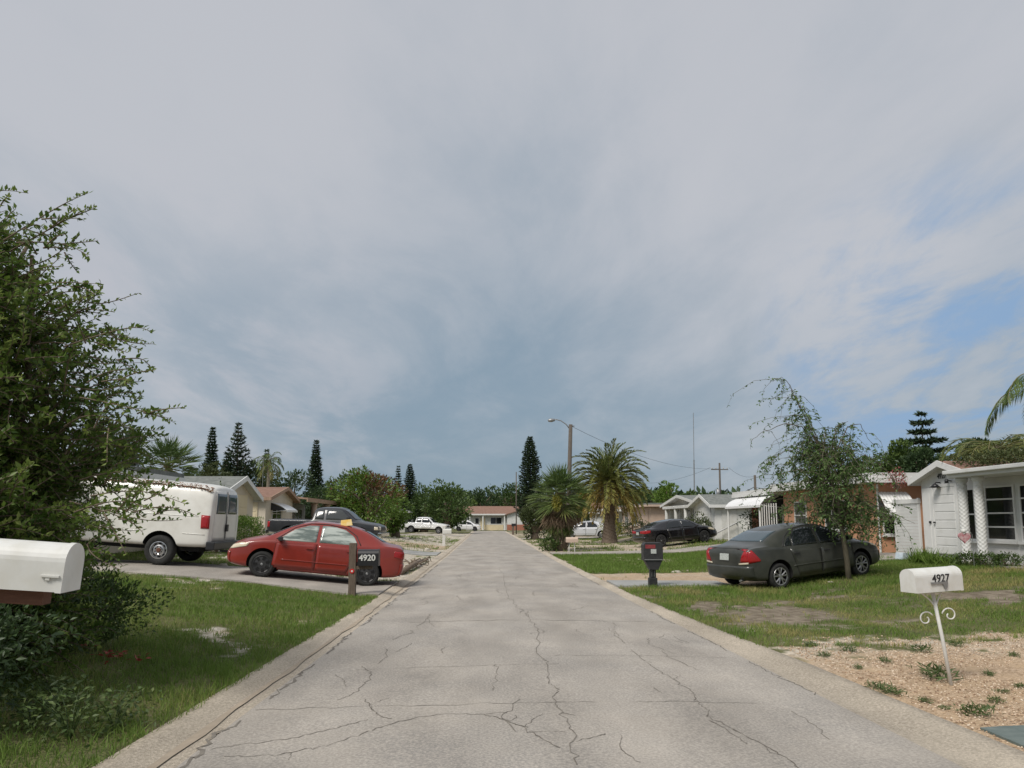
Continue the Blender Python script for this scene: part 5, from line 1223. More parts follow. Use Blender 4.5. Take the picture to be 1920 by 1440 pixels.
M['bark_twig'] = mat('bark_twig', (.15, .13, .09), .9, (.09, .08, .055), 8, stretch=(5, 5, 1), bump=.4, bscale=20)
def foreground_tree():
    base = Vector((-5.25, 6.9, tzf(-5.25, 6.9)))
    root = empty('leafy_tree', base, label='large dense leafy tree with fine twigs at the left edge, spreading over the white mailbox', cat='tree')
    prof = ([0.2, .6, 1.0, 1.35, 1.6, 1.85, 2.1, 2.4, 2.65, 2.9, 3.3, 3.6, 3.95, 4.3, 4.7, 5.0], [1.75, 1.9, 1.95, 2.0, 2.08, 2.1, 2.1, 2.1, 2.1, 2.0, 1.8, 1.5, 1.1, .8, .4, .15])
    t = MB(); tw = MB(); tips = []
    for i in range(7):
        a = rng.uniform(0, 6.28); e = Vector((math.cos(a) * .7, math.sin(a) * .7, rng.uniform(2.8, 4.4))); P = limb_path((math.cos(a) * .12, math.sin(a) * .12, -.1), e, .0, .12); t.tube(P, list(np.linspace(.075, .018, len(P))), 7)
    PP = []; DD = []; LL = []; TT = []
    def twig(a, b, sub=30, leaf=.062, sag=.05, tb=.0):
        a, b = Vector(a), Vector(b); P = limb_path(a, b, sag, .14, 7); tw.tube(P, list(np.linspace(.008, .0025, len(P))), 4, cap=False)
        A = np.array(P); s = np.linspace(.08, 1.0, sub) + rng.normal(size=sub) * .01; s = np.clip(s, 0, .999); ip = s * (len(A) - 1); k = ip.astype(int); fr = (ip - k)[:, None]
        q = A[k] * (1 - fr) + A[np.minimum(k + 1, len(A) - 1)] * fr; tg = unit(A[np.minimum(k + 1, len(A) - 1)] - A[k])
        side = unit(rng.normal(size=(sub, 3)) + np.array([0, 0, .3])); side = unit(side - tg * np.sum(side * tg, 1, keepdims=True))
        PP.append(q); DD.append(tg * .55 + side * .9 + rng.normal(size=(sub, 3)) * .25); LL.append(leaf * rng.uniform(.65, 1.25, sub) * (1.1 - .35 * s)); TT.append(np.clip(.38 + tb + .22 * rng.normal() + .14 * rng.normal(size=sub) + .18 * s, 0, 1))
    for i in range(6600):
        z = rng.uniform(.25, 4.15) if rng.random() < .58 else rng.uniform(.2, 2.3); th = rng.uniform(-math.pi, math.pi)
        if math.cos(th) < -.2 and rng.random() < .5: continue
        bump = .84 + .16 * math.sin(th * 3 + z * 2.7) + .10 * math.sin(z * 6.1 + th * 2) + .06 * rng.normal()
        rm = np.interp(z, *prof) * min(bump, 1.0); u = rng.uniform(.12, 1) ** .6; r1 = rm * u; L = rng.uniform(.35, .75)
        d = Vector((math.cos(th), math.sin(th), rng.uniform(-.25, .7))); r0 = max(.05, r1 - L)
        a = Vector((math.cos(th) * r0, math.sin(th) * r0, z - L * .25)); b = a + (d + Vector(rng.normal(size=3)) * .55).normalized() * L
        twig(a, b, 27, .074)
    # the long sprays that break the outline
    for (px, py, qx, qy, Y) in ((165, 362, 0, 455, 6.5), (168, 388, 20, 470, 6.6), (50, 362, -60, 430, 6.6), (168, 482, 30, 455, 6.5), (180, 532, 60, 545, 6.4), (150, 440, 20, 500, 6.7), (285, 625, 120, 650, 6.3), (262, 680, 110, 660, 6.6), (250, 712, 120, 720, 6.4), (270, 640, 120, 610, 6.9),
                           (320, 785, 150, 745, 6.2), (300, 770, 150, 790, 6.8), (250, 805, 120, 800, 6.4), (348, 945, 170, 930, 6.2), (335, 975, 170, 945, 6.4), (300, 930, 150, 900, 6.6), (255, 985, 130, 940, 6.3), (240, 1015, 110, 960, 6.5), (290, 960, 140, 960, 6.0), (260, 905, 120, 880, 6.9), (215, 585, 90, 590, 6.6), (110, 505, -10, 540, 6.6), (185, 555, 70, 600, 6.9), (205, 1040, 80, 985, 6.3)):
        b = at(px, py, Y) - base; a = at(qx, qy, Y + .25) - base; twig(a, b, 34, .066, .06, .1)
        for j in range(3):
            s = rng.uniform(.25, .8); c = a.lerp(b, s); e = c + (b - a) * rng.uniform(.22, .42) + Vector(rng.normal(size=3)) * .13; twig(c, e, 18, .06, .05, .1)
    P = np.concatenate(PP); D = np.concatenate(DD); L = np.concatenate(LL); T = np.concatenate(TT)
    t.build('trunk', M['bark'], root, smooth=True); tw.build('twigs', M['bark'], root, smooth=True)
    leaves('crown', P, D, L, L * .50, T, M['leaf_fg'], root, fold=.2)

def weeping_tree():
    g = ground_at(1592, 1094); base = Vector((g.x, 17.0, tzf(g.x, 17.0))); base.x = at(1592, 1094, 17.0).x
    root = empty('weeping_tree', base, label='young weeping tree with a thin leaning trunk and drooping twigs beside the grey sedan', cat='tree')
    Q = lambda px, py, dy=0: at(px, py, 17.0 + dy) - base
    t = MB(); t.tube([Vector((0, 0, -.15)), Q(1588, 1050), Q(1580, 1000), Q(1572, 950), Q(1556, 890), Q(1540, 850)], [.072, .062, .055, .048, .04, .028], 9)
    PP = []; DD = []; LL = []; TT = []
    def arch(pts, droops, leaf=.078, nl=30, r=.016):
        P = []; pts = [Vector(p) for p in pts]
        for a, b in zip(pts[:-1], pts[1:]):
            for i in range(5): P.append(a.lerp(b, i / 5) + Vector(rng.normal(size=3)) * .015)
        P.append(pts[-1]); t.tube(P, list(np.linspace(r, .004, len(P))), 5, cap=False)
        for i in range(droops):
            k = int(rng.uniform(.15, 1) * (len(P) - 1)); a = P[k]; h = rng.uniform(.18, .7); dv = Vector(rng.normal(size=3)) * .32; dv.z = 0
            q = [a, a + dv * .5 + Vector((0, 0, -.02)), a + dv + Vector((0, 0, -h * .5)), a + dv * 1.15 + Vector((0, 0, -h))]; t.tube(q, [.006, .005, .004, .002], 3, cap=False)
            A = np.array(q); s = rng.uniform(0, .999, nl) * 3; kk = s.astype(int); fr = (s - kk)[:, None]; c = A[kk] * (1 - fr) + A[kk + 1] * fr + rng.normal(size=(nl, 3)) * .015
            PP.append(c); DD.append(rng.normal(size=(nl, 3)) * [.8, .8, .5] + np.array([0, 0, -.45])); LL.append(leaf * rng.uniform(.6, 1.3, nl)); TT.append(np.clip(.4 + .2 * rng.normal() + .15 * rng.normal(size=nl), 0, 1))
    for i in range(70):                                                     # the umbrella of arching branches
        f = rng.random(); z0 = Q(1575 - 30 * f, 985 - 140 * f); th = rng.uniform(0, 6.28); rr = rng.uniform(.45, 1.68) * (1.1 - .3 * f); up = rng.uniform(.05, .45) + .45 * f
        e = z0 + Vector((math.cos(th) * rr, math.sin(th) * rr * .9, up * .35 - .18 * rr)); m = z0 + Vector((math.cos(th) * rr * .5, math.sin(th) * rr * .45, up))
        arch([z0, m, e + Vector((0, 0, .05))], 9, leaf=.085, nl=17, r=.011)
    arch([Q(1545, 860), Q(1518, 800), Q(1492, 748), Q(1478, 718), Q(1464, 706), Q(1448, 716)], 12, nl=18, r=.014)
    arch([Q(1500, 765), Q(1488, 740), Q(1480, 722)], 9, nl=20, r=.012)
    arch([Q(1535, 850), Q(1505, 800), Q(1470, 795), Q(1435, 808), Q(1408, 828)], 6, nl=6)
    arch([Q(1540, 850), Q(1510, 790), Q(1490, 775), Q(1465, 790)], 11, nl=20); arch([Q(1545, 860), Q(1520, 790), Q(1505, 765), Q(1495, 770)], 10, nl=20)
    arch([Q(1555, 870), Q(1590, 800), Q(1612, 795), Q(1640, 840)], 9, nl=16); arch([Q(1555, 880), Q(1570, 800), Q(1590, 790)], 8, nl=18); arch([Q(1560, 900), Q(1620, 850), Q(1660, 880), Q(1690, 920)], 12, nl=14)
    arch([Q(1545, 860), Q(1500, 840), Q(1460, 850), Q(1438, 880)], 12, nl=18); arch([Q(1560, 930), Q(1500, 880), Q(1460, 890), Q(1440, 930)], 12, nl=18)
    t.build('trunk', M['bark_twig'], root, smooth=True)
    P = np.concatenate(PP); n = len(P); L = np.concatenate(LL)
    leaves('crown', P, np.concatenate(DD), L, L * .46, np.concatenate(TT), M['leaf_weep'], root)

def palms():
    # date palm
    Y = 50; b = at(1143, 1016, Y); b.z = tzf(b.x, Y); cz = at(1143, 905, Y).z - b.z
    r = empty('date_palm', b, label='stout date palm with a wide drooping crown and thick rough trunk', cat='palm tree')
    t = MB(); pr = [(.62, -.1), (.52, .3), (.43, .8), (.40, 1.5), (.40, 2.4), (.46, cz - .9), (.55, cz - .35), (.34, cz)]; n = 22; bb = 0
    K = 60
    for i in range(K + 1):
        z = -.1 + (cz + .1) * i / K; rr = np.interp(z, [p[1] for p in pr], [p[0] for p in pr])
        for j in range(n):
            th = 2 * math.pi * j / n; q = rr * (1 + .07 * math.sin(5 * th + i * 1.9) * (1 if z > .2 else .3)); t.v.append((q * math.cos(th), q * math.sin(th), z))
    for i in range(K):
        for j in range(n): t.f.append((i * n + j, i * n + (j + 1) % n, (i + 1) * n + (j + 1) % n, (i + 1) * n + j)); t.m.append(0)
    t.build('trunk', M['palm_trunk'], r)
    feather_fronds(r, (0, 0, cz), 104, 3.3, M['palm_date'], pitch_lo=-42, pitch_hi=80, droop=1.75, leafl=.50, leafw=.075, per=40, spread=.5, hang=.10)
    feather_fronds(r, (0, 0, cz - .2), 26, 2.5, M['palm_dead'], pitch_lo=-84, pitch_hi=-50, droop=2.2, leafl=.35, leafw=.045, per=26, name='dead_fronds', spread=.4)
    # skirted fan palm
    Y = 38.5; b = at(1050, 1033, Y); b.z = tzf(b.x, Y)
    r = empty('fan_palm', b, label='shaggy fan palm with a skirt of dead brown fronds at the roadside', cat='palm tree')
    t = MB(); t.tube([(0, 0, -.1), (0, 0, .7), (.02, 0, 1.6), (.03, 0, 2.55)], [.40, .34, .30, .26], 14); t.build('trunk', M['palm_trunk'], r, smooth=True)
    boots = MB()
    for i in range(90):
        th = i * 2.4; z = .12 + 1.75 * i / 90; rr = .36 - .04 * z; d = Vector((math.cos(th), math.sin(th), 0)); boots.tube([d * rr + Vector((0, 0, z)), d * (rr + .12) + Vector((0, 0, z + .22)), d * (rr + .09) + Vector((0, 0, z + .42))], [.05, .04, .02], 4)
    boots.build('leaf_bases', M['palm_trunk'], r)
    fan_fronds(r, (.03, 0, 2.75), 84, 1.0, 1.02, M['palm_green'], -30, 88, per=22, w=.05, bias=.08)
    fan_fronds(r, (.03, 0, 2.5), 56, .85, .95, M['palm_dead'], -72, -22, 'dead_fronds', per=18, w=.05, bias=.25, droop=.7)
    fan_fronds(r, (.0, 0, 1.75), 30, .55, .85, M['palm_green'], -62, -20, 'crown', per=16, w=.045, bias=.35, droop=.8)
    fan_fronds(r, (.0, 0, 1.5), 40, .36, .72, M['palm_dead'], -86, -58, 'dead_fronds', per=16, w=.05, bias=.25, droop=.9)
    ps = []; n = 420; v = unit(rng.normal(size=(n, 3))); c = np.array([-.28, -1.35, 2.5]); leaves('flower_stalk', c + v * np.array([.22, .2, .42]) * rng.random((n, 1)) ** .4, v + [0, 0, -.4], .12, .05, rng.random(n), M['leaf_yellow'], r)
    # fan palm behind the van
    Y = 34; b = at(312, 960, Y); b.z = tzf(b.x, Y); cz = at(312, 880, Y).z - b.z
    r = empty('fan_palm', b, label='spiky green fan palm rising behind the white van', cat='palm tree')
    t = MB(); t.tube([(0, 0, -.1), (0, 0, cz)], [.22, .18], 10); t.build('trunk', M['palm_trunk'], r, smooth=True)
    fan_fronds(r, (0, 0, cz), 46, .85, .95, M['palm_green'], -30, 84, per=22, w=.05, bias=.08, droop=.15)
    # slim palm above the brown roof
    Y = 57; b = at(500, 960, Y); b.z = tzf(b.x, Y); cz = at(500, 868, Y).z - b.z
    r = empty('slim_palm', b, label='slim palm with arching fronds above the brown-roofed house', cat='palm tree')
    t = MB(); t.tube([(0, 0, -.1), (.05, 0, cz)], [.16, .12], 8); t.build('trunk', M['bark_pale'], r, smooth=True)
    feather_fronds(r, (.05, 0, cz), 20, 1.6, M['palm_green'], pitch_lo=-40, pitch_hi=80, droop=3.2, leafl=.4, leafw=.05, per=22, hang=.5)
    # queen palm at the right edge, only its fronds lean into view
    Y = 15.5; b = at(2010, 1000, Y); b.z = tzf(b.x, Y); cz = at(1985, 725, Y).z - b.z
    r = empty('queen_palm', b, label='queen palm whose long feathery frond hangs in at the right edge', cat='palm tree')
    t = MB(); t.tube([(0, 0, -.1), (.0, 0, cz * .5), (0, 0, cz)], [.17, .13, .11], 10); t.build('trunk', M['bark_pale'], r, smooth=True)
    az = [R(185), R(20), R(75), R(120), R(255), R(300), R(335)]
    feather_fronds(r, (0, 0, cz), 7, 2.0, M['palm_green'], pitch_lo=0, pitch_hi=42, droop=3.1, leafl=.52, leafw=.02, per=95, az=az, hang=.95, tint_age=False)
    # yellowing cane palm over the white roof
    b = Vector((17.2, 23.6, .55)); r = empty('cane_palm', b, label='arching cane palm with yellow-green fronds spilling over the white house roof', cat='palm tree')
    t = MB()
    for i in range(5): t.tube([(rng.normal() * .15, rng.normal() * .15, -.1), (rng.normal() * .2, rng.normal() * .2, 3.6)], [.05, .04], 6)
    t.build('trunk', M['bark_pale'], r)
    feather_fronds(r, (0, 0, 3.35), 40, 2.3, M['palm_date'], pitch_lo=-15, pitch_hi=50, droop=3.6, leafl=.42, leafw=.03, per=40, hang=.35)

def trees():
    def B(px, py, Y): p = at(px, py, Y); p.z = tzf(p.x, Y); return p
    def top(px, py, Y, b): return at(px, py, Y).z - b.z
    # --- left
    N = [(393, 805, 70, .95, 'narrow columnar pine, leftmost on the skyline', 26, 2.2, .75, .3), (442, 797, 64, 1.9, 'tall open pine with upswept whorled branches', 19, 1.2, .8, .55), (424, 852, 63, 1.2, 'short dark conifer at the foot of the tall open pine', 16, 2.2, .9, .3),
         (497, 846, 78, .9, 'small pine tip showing above the slim palm', 16, 2.0, .8, .3), (590, 828, 80, 1.25, 'tall slender spire-like pine standing alone', 27, 2.2, .85, .4), (746, 876, 112, .9, 'slimmer of the two far pines beyond the round tree', 18, 2.2, .7, .3), (768, 873, 110, 1.5, 'thicker of the two far pines beyond the round tree', 22, 2.4, .6, .3), (994, 821, 95, 2.0, 'tall cone-shaped pine at the right of the street', 30, 2.4, .62, .35)]
    for (px, py, Y, rad, lab, ti, de, sh, uc) in N:
        b = B(px, 930, Y); H = top(px, py, Y, b); norfolk('pine_tree', b, H, rad, lab, 'pines on the skyline', tiers=int(ti * 1.25), dense=de * 1.5, shape=sh, upc=uc, z0=.15, leafl=.34 if Y > 60 else .28)
    T = [  # px centre, py top, Y, half width px, half height px, material, label, kwargs
        (690, 880, 52, 72, 50, 'leaf_bright', 'broad round tree with a rust-red patch behind the pickup', dict(m2='leaf_rust', f2=.75, n=6500, clumps=36, leaf=.24)),
        (742, 922, 57, 32, 40, 'leaf_bright', 'smaller bright green tree at the right shoulder of the rusty tree', dict(n=3600, leaf=.22)),
        (640, 890, 62, 30, 40, 'leaf_mid', 'green tree at the left shoulder of the rusty tree', dict(n=2500)),
        (838, 902, 93, 47, 42, 'leaf_mid', 'spreading dark green tree above the white pickup', dict(n=4200, clumps=34, leaf=.38)),
        (795, 918, 98, 28, 34, 'leaf_mid', 'green tree left of the spreading tree, over the white pickup', dict(n=2200, leaf=.38)),
        (718, 892, 100, 36, 36, 'leaf_dark', 'dark tree filling the gap behind the rusty tree', dict(n=2400, leaf=.4)),
        (470, 868, 66, 48, 40, 'leaf_olive', 'olive green tree behind the grey gable roof', dict(n=3000, leaf=.26)),
        (395, 868, 52, 40, 36, 'leaf_olive', 'low olive tree between the fan palm and the open pine', dict(n=2500, leaf=.22)),
        (545, 888, 72, 48, 36, 'leaf_dark', 'dark rounded tree over the brown roof', dict(n=2800, leaf=.28)),
        (600, 905, 78, 36, 30, 'leaf_dark', 'low dark tree at the foot of the slender pine', dict(n=2000, leaf=.28)),
        (205, 800, 24, 62, 62, 'leaf_olive', 'feathery olive tree rising behind the large leafy tree', dict(n=6000, leaf=.12, clumps=36)),
        # --- end of the street
        (905, 915, 160, 34, 34, 'leaf_dark', 'dark tree behind the left end of the street-end house', dict(n=2200, leaf=.6)),
        (955, 908, 165, 38, 36, 'leaf_mid', 'green tree behind the brown roof of the street-end house', dict(n=2200, leaf=.6)),
        (870, 925, 150, 28, 30, 'leaf_mid', 'green tree left of the street-end house', dict(n=1800, leaf=.55)),
        (1010, 905, 150, 34, 36, 'leaf_mid', 'green tree behind the cone-shaped pine', dict(n=2000, leaf=.55)),
        # --- right
        (1002, 935, 62, 26, 38, 'leaf_olive', 'dense olive bushy tree leaning over the roadside left of the shaggy palm', dict(n=3800, leaf=.2)),
        (1085, 915, 75, 26, 30, 'leaf_bright', 'bright green tree between the two palms', dict(n=2200, leaf=.28)),
        (1195, 915, 80, 40, 30, 'leaf_mid', 'green tree behind the carport house right of the date palm', dict(n=2600, leaf=.34)),
        (1255, 910, 78, 26, 22, 'leaf_bright', 'leafy fruit tree standing over the beige flat roof', dict(n=1400, leaf=.36, clumps=16)),
        (1288, 922, 72, 18, 18, 'leaf_mid', 'small tree left of the tall mast', dict(n=900, leaf=.3, clumps=12)),
        (1437, 912, 52, 26, 20, 'leaf_mid', 'small leafy tree above the flat white roof beside the utility pole', dict(n=1500, leaf=.22, clumps=16)),
        (1690, 830, 42, 40, 45, 'leaf_mid', 'round green tree behind the orange house', dict(n=4200, leaf=.2, clumps=30)),
        (1735, 838, 40, 40, 40, 'leaf_dark', 'dark tree behind the white gable', dict(n=3600, leaf=.2, clumps=26)),
        (1836, 823, 34, 40, 36, 'leaf_dark', 'dark tree behind the ridge of the white house', dict(n=3600, leaf=.17, clumps=26)),
        (1620, 862, 46, 50, 36, 'leaf_mid', 'green tree behind the flat white roof', dict(n=3000, leaf=.22)),
        (1905, 822, 30, 40, 34, 'leaf_olive', 'olive tree behind the right end of the white house roof', dict(n=3200, leaf=.16)),
    ]
    for (px, py, Y, hw, hh, m, lab, kw) in T:
        b = B(px, 950, Y); H = top(px, py, Y, b); s = Y / 1350
        broad_tree('broadleaf_tree', b, H, hw * s, hh * s * 1.05, lab, m=m, group='trees behind the houses', trunk_r=.10 + .004 * Y, **kw)
    # layered tree with a thin top
    Y = 44; b = B(1738, 950, Y); H = top(1733, 778, Y, b)
    norfolk('layered_tree', b, H, 2.0, 'tall tree with separate leafy tiers and a narrow top behind the white house', None, tiers=8, per=9, dense=4.5, shape=.75, upc=.2, z0=.45, leafl=.34)
    # the far wood beyond the last house
    n = 26000; th = rng.uniform(-.62, .62, n); rr = rng.uniform(205, 300, n); x = np.sin(th) * rr + rng.normal(size=n); y = np.cos(th) * rr
    hmax = 6.0 + 6 * fbm(x, y, .03, 51, 3); z = hmax * rng.random(n) ** .6
    P = np.stack([x, y, z], 1); o = leaves('far_wood', P, rng.normal(size=(n, 3)), rng.uniform(1.6, 3.4, n), 1.5, np.clip(rng.normal(.4, .25, n), 0, 1), M['leaf_dark'])
    tag(o, 'dark line of distant trees along the horizon behind the houses', 'wood', kind='stuff')

def shrubs():
    def B(px, py, Y): p = at(px, py, Y); p.z = tzf(p.x, Y); return p
    shrub('hedge_bush', B(455, 1000, 25), .60, .5, 1.22, 'neatly clipped green bush behind the rear of the white van', m='leaf_bright', n=9500, leaf=.06, boxy=True, ragged=.04, bias=-.15)
    shrub('climbing_plant', Vector((-9.2, 25.2, tzf(-9.2, 25))), .30, .30, 2.3, 'straggly climbing plant on the corner of the cream house', 'climbing plant', n=750, leaf=.09)
    shrub('low_shrub', Vector((-4.55, 8.5, tzf(-4.55, 8.5))), .72, .5, .85, 'low dark shrub spilling from under the leafy tree onto the lawn', m='leaf_mid', n=6000, leaf=.05)
    shrub('low_shrub', Vector((-4.75, 6.9, tzf(-4.75, 6.9))), .95, .7, 1.15, 'dense dark undergrowth shrub right behind the white mailbox', m='leaf_dark', n=7500, leaf=.055)
    shrub('low_shrub', Vector((-4.1, 5.55, tzf(-4.1, 5.5))), .75, .6, 1.0, 'shaded shrub in the lower left corner beneath the mailbox', m='leaf_dark', n=6500, leaf=.06)
    shrub('small_bush', B(1030, 1036, 38.0), .5, .4, .75, 'small dark green bush at the road edge beside the shaggy palm', m='leaf_mid', n=1100, leaf=.11)
    shrub('small_bush', B(1150, 995, 60), 1.0, .9, 1.5, 'yellow-green bush behind the date palm trunk', m='leaf_yellow', n=1100, leaf=.16, bias=-.2)
    shrub('small_bush', B(1192, 996, 55), 1.1, .9, 1.5, 'grey-green bush right of the date palm trunk', m='leaf_olive', n=1300, leaf=.15)
    shrub('small_bush', B(1310, 985, 43.5), 1.2, .8, 1.5, 'loose green bush behind the black sedan', m='leaf_olive', n=1500, leaf=.15)
    shrub('small_bush', B(1425, 975, 37), .9, .6, 1.9, 'dark bush in the shaded entry of the orange house', m='leaf_dark', n=1300, leaf=.12)
    shrub('sapling', B(1632, 1010, 23.3), .55, .4, 1.35, 'spindly sapling growing against the orange wall', 'young tree', m='leaf_olive', n=600, leaf=.09)
    fb = at(1683, 916, 23.9); shrub('flower_bush', fb, .36, .25, .62, 'red and white flowering climber at the eave of the orange house', 'flowers', m='leaf_redwhite', n=300, leaf=.085, ragged=.2)
    shrub('roof_vine', Vector((15.55, 20.75, 3.06)), 1.55, .75, .62, 'leafy green vine spreading over the roof of the white house', 'vine', m='leaf_olive', n=3600, leaf=.10, bias=.15)
    # spiky border plants along the white house
    for (px, Y, w, h, lab) in ((1722, 19.6, .36, .52, 'spiky pale green border plant nearest the garden gate'), (1748, 19.2, .36, .50, 'spiky yellow-green border plant left of the garage door'), (1778, 18.9, .28, .34, 'low spiky border plant in front of the garage door')):
        p = at(px, 1050, Y); p.z = tzf(p.x, Y); r = empty('border_plant', p, (0, 0, 0), lab, 'plant', 'plants along the white house'); n = 130
        a = rng.uniform(0, 6.28, n); P = np.zeros((n, 3)); P[:, 0] = rng.normal(size=n) * .09; P[:, 1] = rng.normal(size=n) * .09
        D = np.stack([np.cos(a) * .6, np.sin(a) * .6, rng.uniform(.4, 1.4, n)], 1); leaves('foliage', P, D, h * rng.uniform(.6, 1.2, n), .028, np.clip(rng.normal(.6, .25, n), 0, 1), M['leaf_bright'], r)
    for (px, Y, lab) in ((1815, 18.4, 'ragged weeds at the foot of the left twisted column'), (1850, 18.0, 'ragged weeds at the foot of the right twisted column'), (1890, 17.6, 'ragged weeds under the large louvred window')):
        p = at(px, 1050, Y); p.z = tzf(p.x, Y); shrub('weed_patch', p, .45, .25, .34, lab, 'weeds', m='leaf_mid', n=900, leaf=.06, stems=4, group='weeds along the white house')
    # broad-leaved weeds in the lower left corner
    for i, (px, py, s, lab) in enumerate(((60, 1330, .30, 'bright broad-leaved weed nearest the left edge of the lawn'), (130, 1350, .34, 'bright broad-leaved weed in the lower left corner beside the gutter'), (110, 1290, .26, 'pale broad-leaved weed under the shaded shrub'), (215, 1330, .28, 'grassy weed clump closest to the gutter pebbles'))):
        g = ground_at(px, py + 40); r = empty('broadleaf_weed', g, (0, 0, 0), lab, 'weed', 'weeds in the left corner'); n = 260
        st = MB(); 
        for k in range(9):
            a = rng.uniform(0, 6.28); st.tube([(0, 0, 0), (math.cos(a) * s * .3, math.sin(a) * s * .3, s * .6), (math.cos(a) * s * .7, math.sin(a) * s * .7, s * .95)], [.005, .004, .002], 4)
        st.build('stems', M['weed'], r)
        P = np.stack([rng.normal(size=n) * s * .42, rng.normal(size=n) * s * .42, rng.uniform(.05, 1.0, n) * s], 1); leaves('foliage', P, rng.normal(size=(n, 3)) * [1, 1, .3] + [0, 0, .35], .052, .024, np.clip(rng.normal(.5, .22, n), 0, 1), M['weed'], r)
    # red leaf shapes added on the grass to stand in for a windscreen reflection
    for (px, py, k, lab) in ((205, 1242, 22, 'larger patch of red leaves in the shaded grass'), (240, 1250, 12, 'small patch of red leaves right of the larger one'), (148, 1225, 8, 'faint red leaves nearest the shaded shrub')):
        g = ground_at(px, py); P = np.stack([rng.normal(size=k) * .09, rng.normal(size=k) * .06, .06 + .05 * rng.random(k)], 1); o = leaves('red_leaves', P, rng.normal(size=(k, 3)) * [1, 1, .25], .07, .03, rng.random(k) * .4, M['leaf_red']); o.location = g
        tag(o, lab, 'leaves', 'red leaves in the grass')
    # weeds in the orange gravel
    protos = []
    for i in range(3):
        r = empty('gravel_weed', (0, 0, 0), (0, 0, 0), 'green weed tuft growing in the orange gravel', 'weed', 'weeds in the gravel'); n = 130
        P = np.stack([rng.normal(size=n) * .085, rng.normal(size=n) * .06, rng.uniform(0, .08, n)], 1); leaves('foliage', P, rng.normal(size=(n, 3)) * [1, 1, .4] + [0, 0, .6], rng.uniform(.05, .12, n), .014, np.clip(rng.normal(.35, .2, n), 0, 1), M['weed'], r)
        protos.append(r)
    spots = [(1760, 1274, 1.15, 'bushy green weed beside the leaning mailbox pole'), (1828, 1342, .75, 'flat dark weed in the gravel below the leaning mailbox'), (1672, 1302, .72, 'dark weed at the gutter edge of the gravel'), (1640, 1292, .55, 'grassy weed standing at the gutter edge of the gravel'), (1855, 1268, .45, 'thin weed right of the leaning mailbox pole'),
             (1725, 1222, .8, 'flat weed in the gravel behind the leaning mailbox'), (1545, 1232, .5, None), (1592, 1222, .6, None), (1660, 1242, .5, None), (1868, 1318, .45, None), (1900, 1232, .5, None), (1880, 1300, .35, None), (1735, 1318, .4, None), (1610, 1255, .4, None), (1790, 1212, .6, None), (1520, 1212, .5, None), (1912, 1290, .4, None), (1848, 1330, .35, None), (1770, 1330, .3, None)]
    for i, (px, py, s, lab) in enumerate(spots):
        p = protos[i % 3]
        if i < 3: r = p
        else:
            r = p.copy(); col.objects.link(r)
            for c in p.children: d = c.copy(); col.objects.link(d); d.parent = r
        r.location = ground_at(px, py); r.rotation_euler = (0, 0, rng.uniform(0, 6)); r.scale = (s, s, s)
        r['label'] = lab or 'small low weed tuft scattered in the orange gravel'
foreground_tree(); weeping_tree(); palms(); trees(); shrubs()
# ------------------------------------------------------------------ mailboxes, poles, wires and small things
def barrel_box(root, L, w, h, m, name='mailbox_body', door=True):
    """rounded-top box, long axis X, base at z=0"""
    K = 14; pts = [(-w / 2, 0), (w / 2, 0)] + [(w / 2 * math.cos(math.pi * i / K), h - w * .42 + w * .42 * math.sin(math.pi * i / K)) for i in range(K + 1)]
    mb = MB(); mb.prism([(-L / 2, y, z) for y, z in pts], (L, 0, 0))
    b = mb.build(name, m, root); out = [b]
    if door:
        d = MB(); s = 1.03
        d.prism([(L / 2 + .001, y * s, h / 2 + (z - h / 2) * s) for y, z in pts], (.028, 0, 0)); out.append(d.build('mailbox_door', m, root))
        d = MB(); d.prism([(-L / 2 - .001, y * .985, h / 2 + (z - h / 2) * .985) for y, z in pts], (-.008, 0, 0)); out.append(d.build('back_plate', m, root))
    return out
def number(root, txt, size, loc, rot, m, bold=.0, depth=.002):
    o = obj('house_number', text_mesh(txt, size, 'house_number', bold, depth), root, [m]); o.location = loc; o.rotation_euler = rot; return o
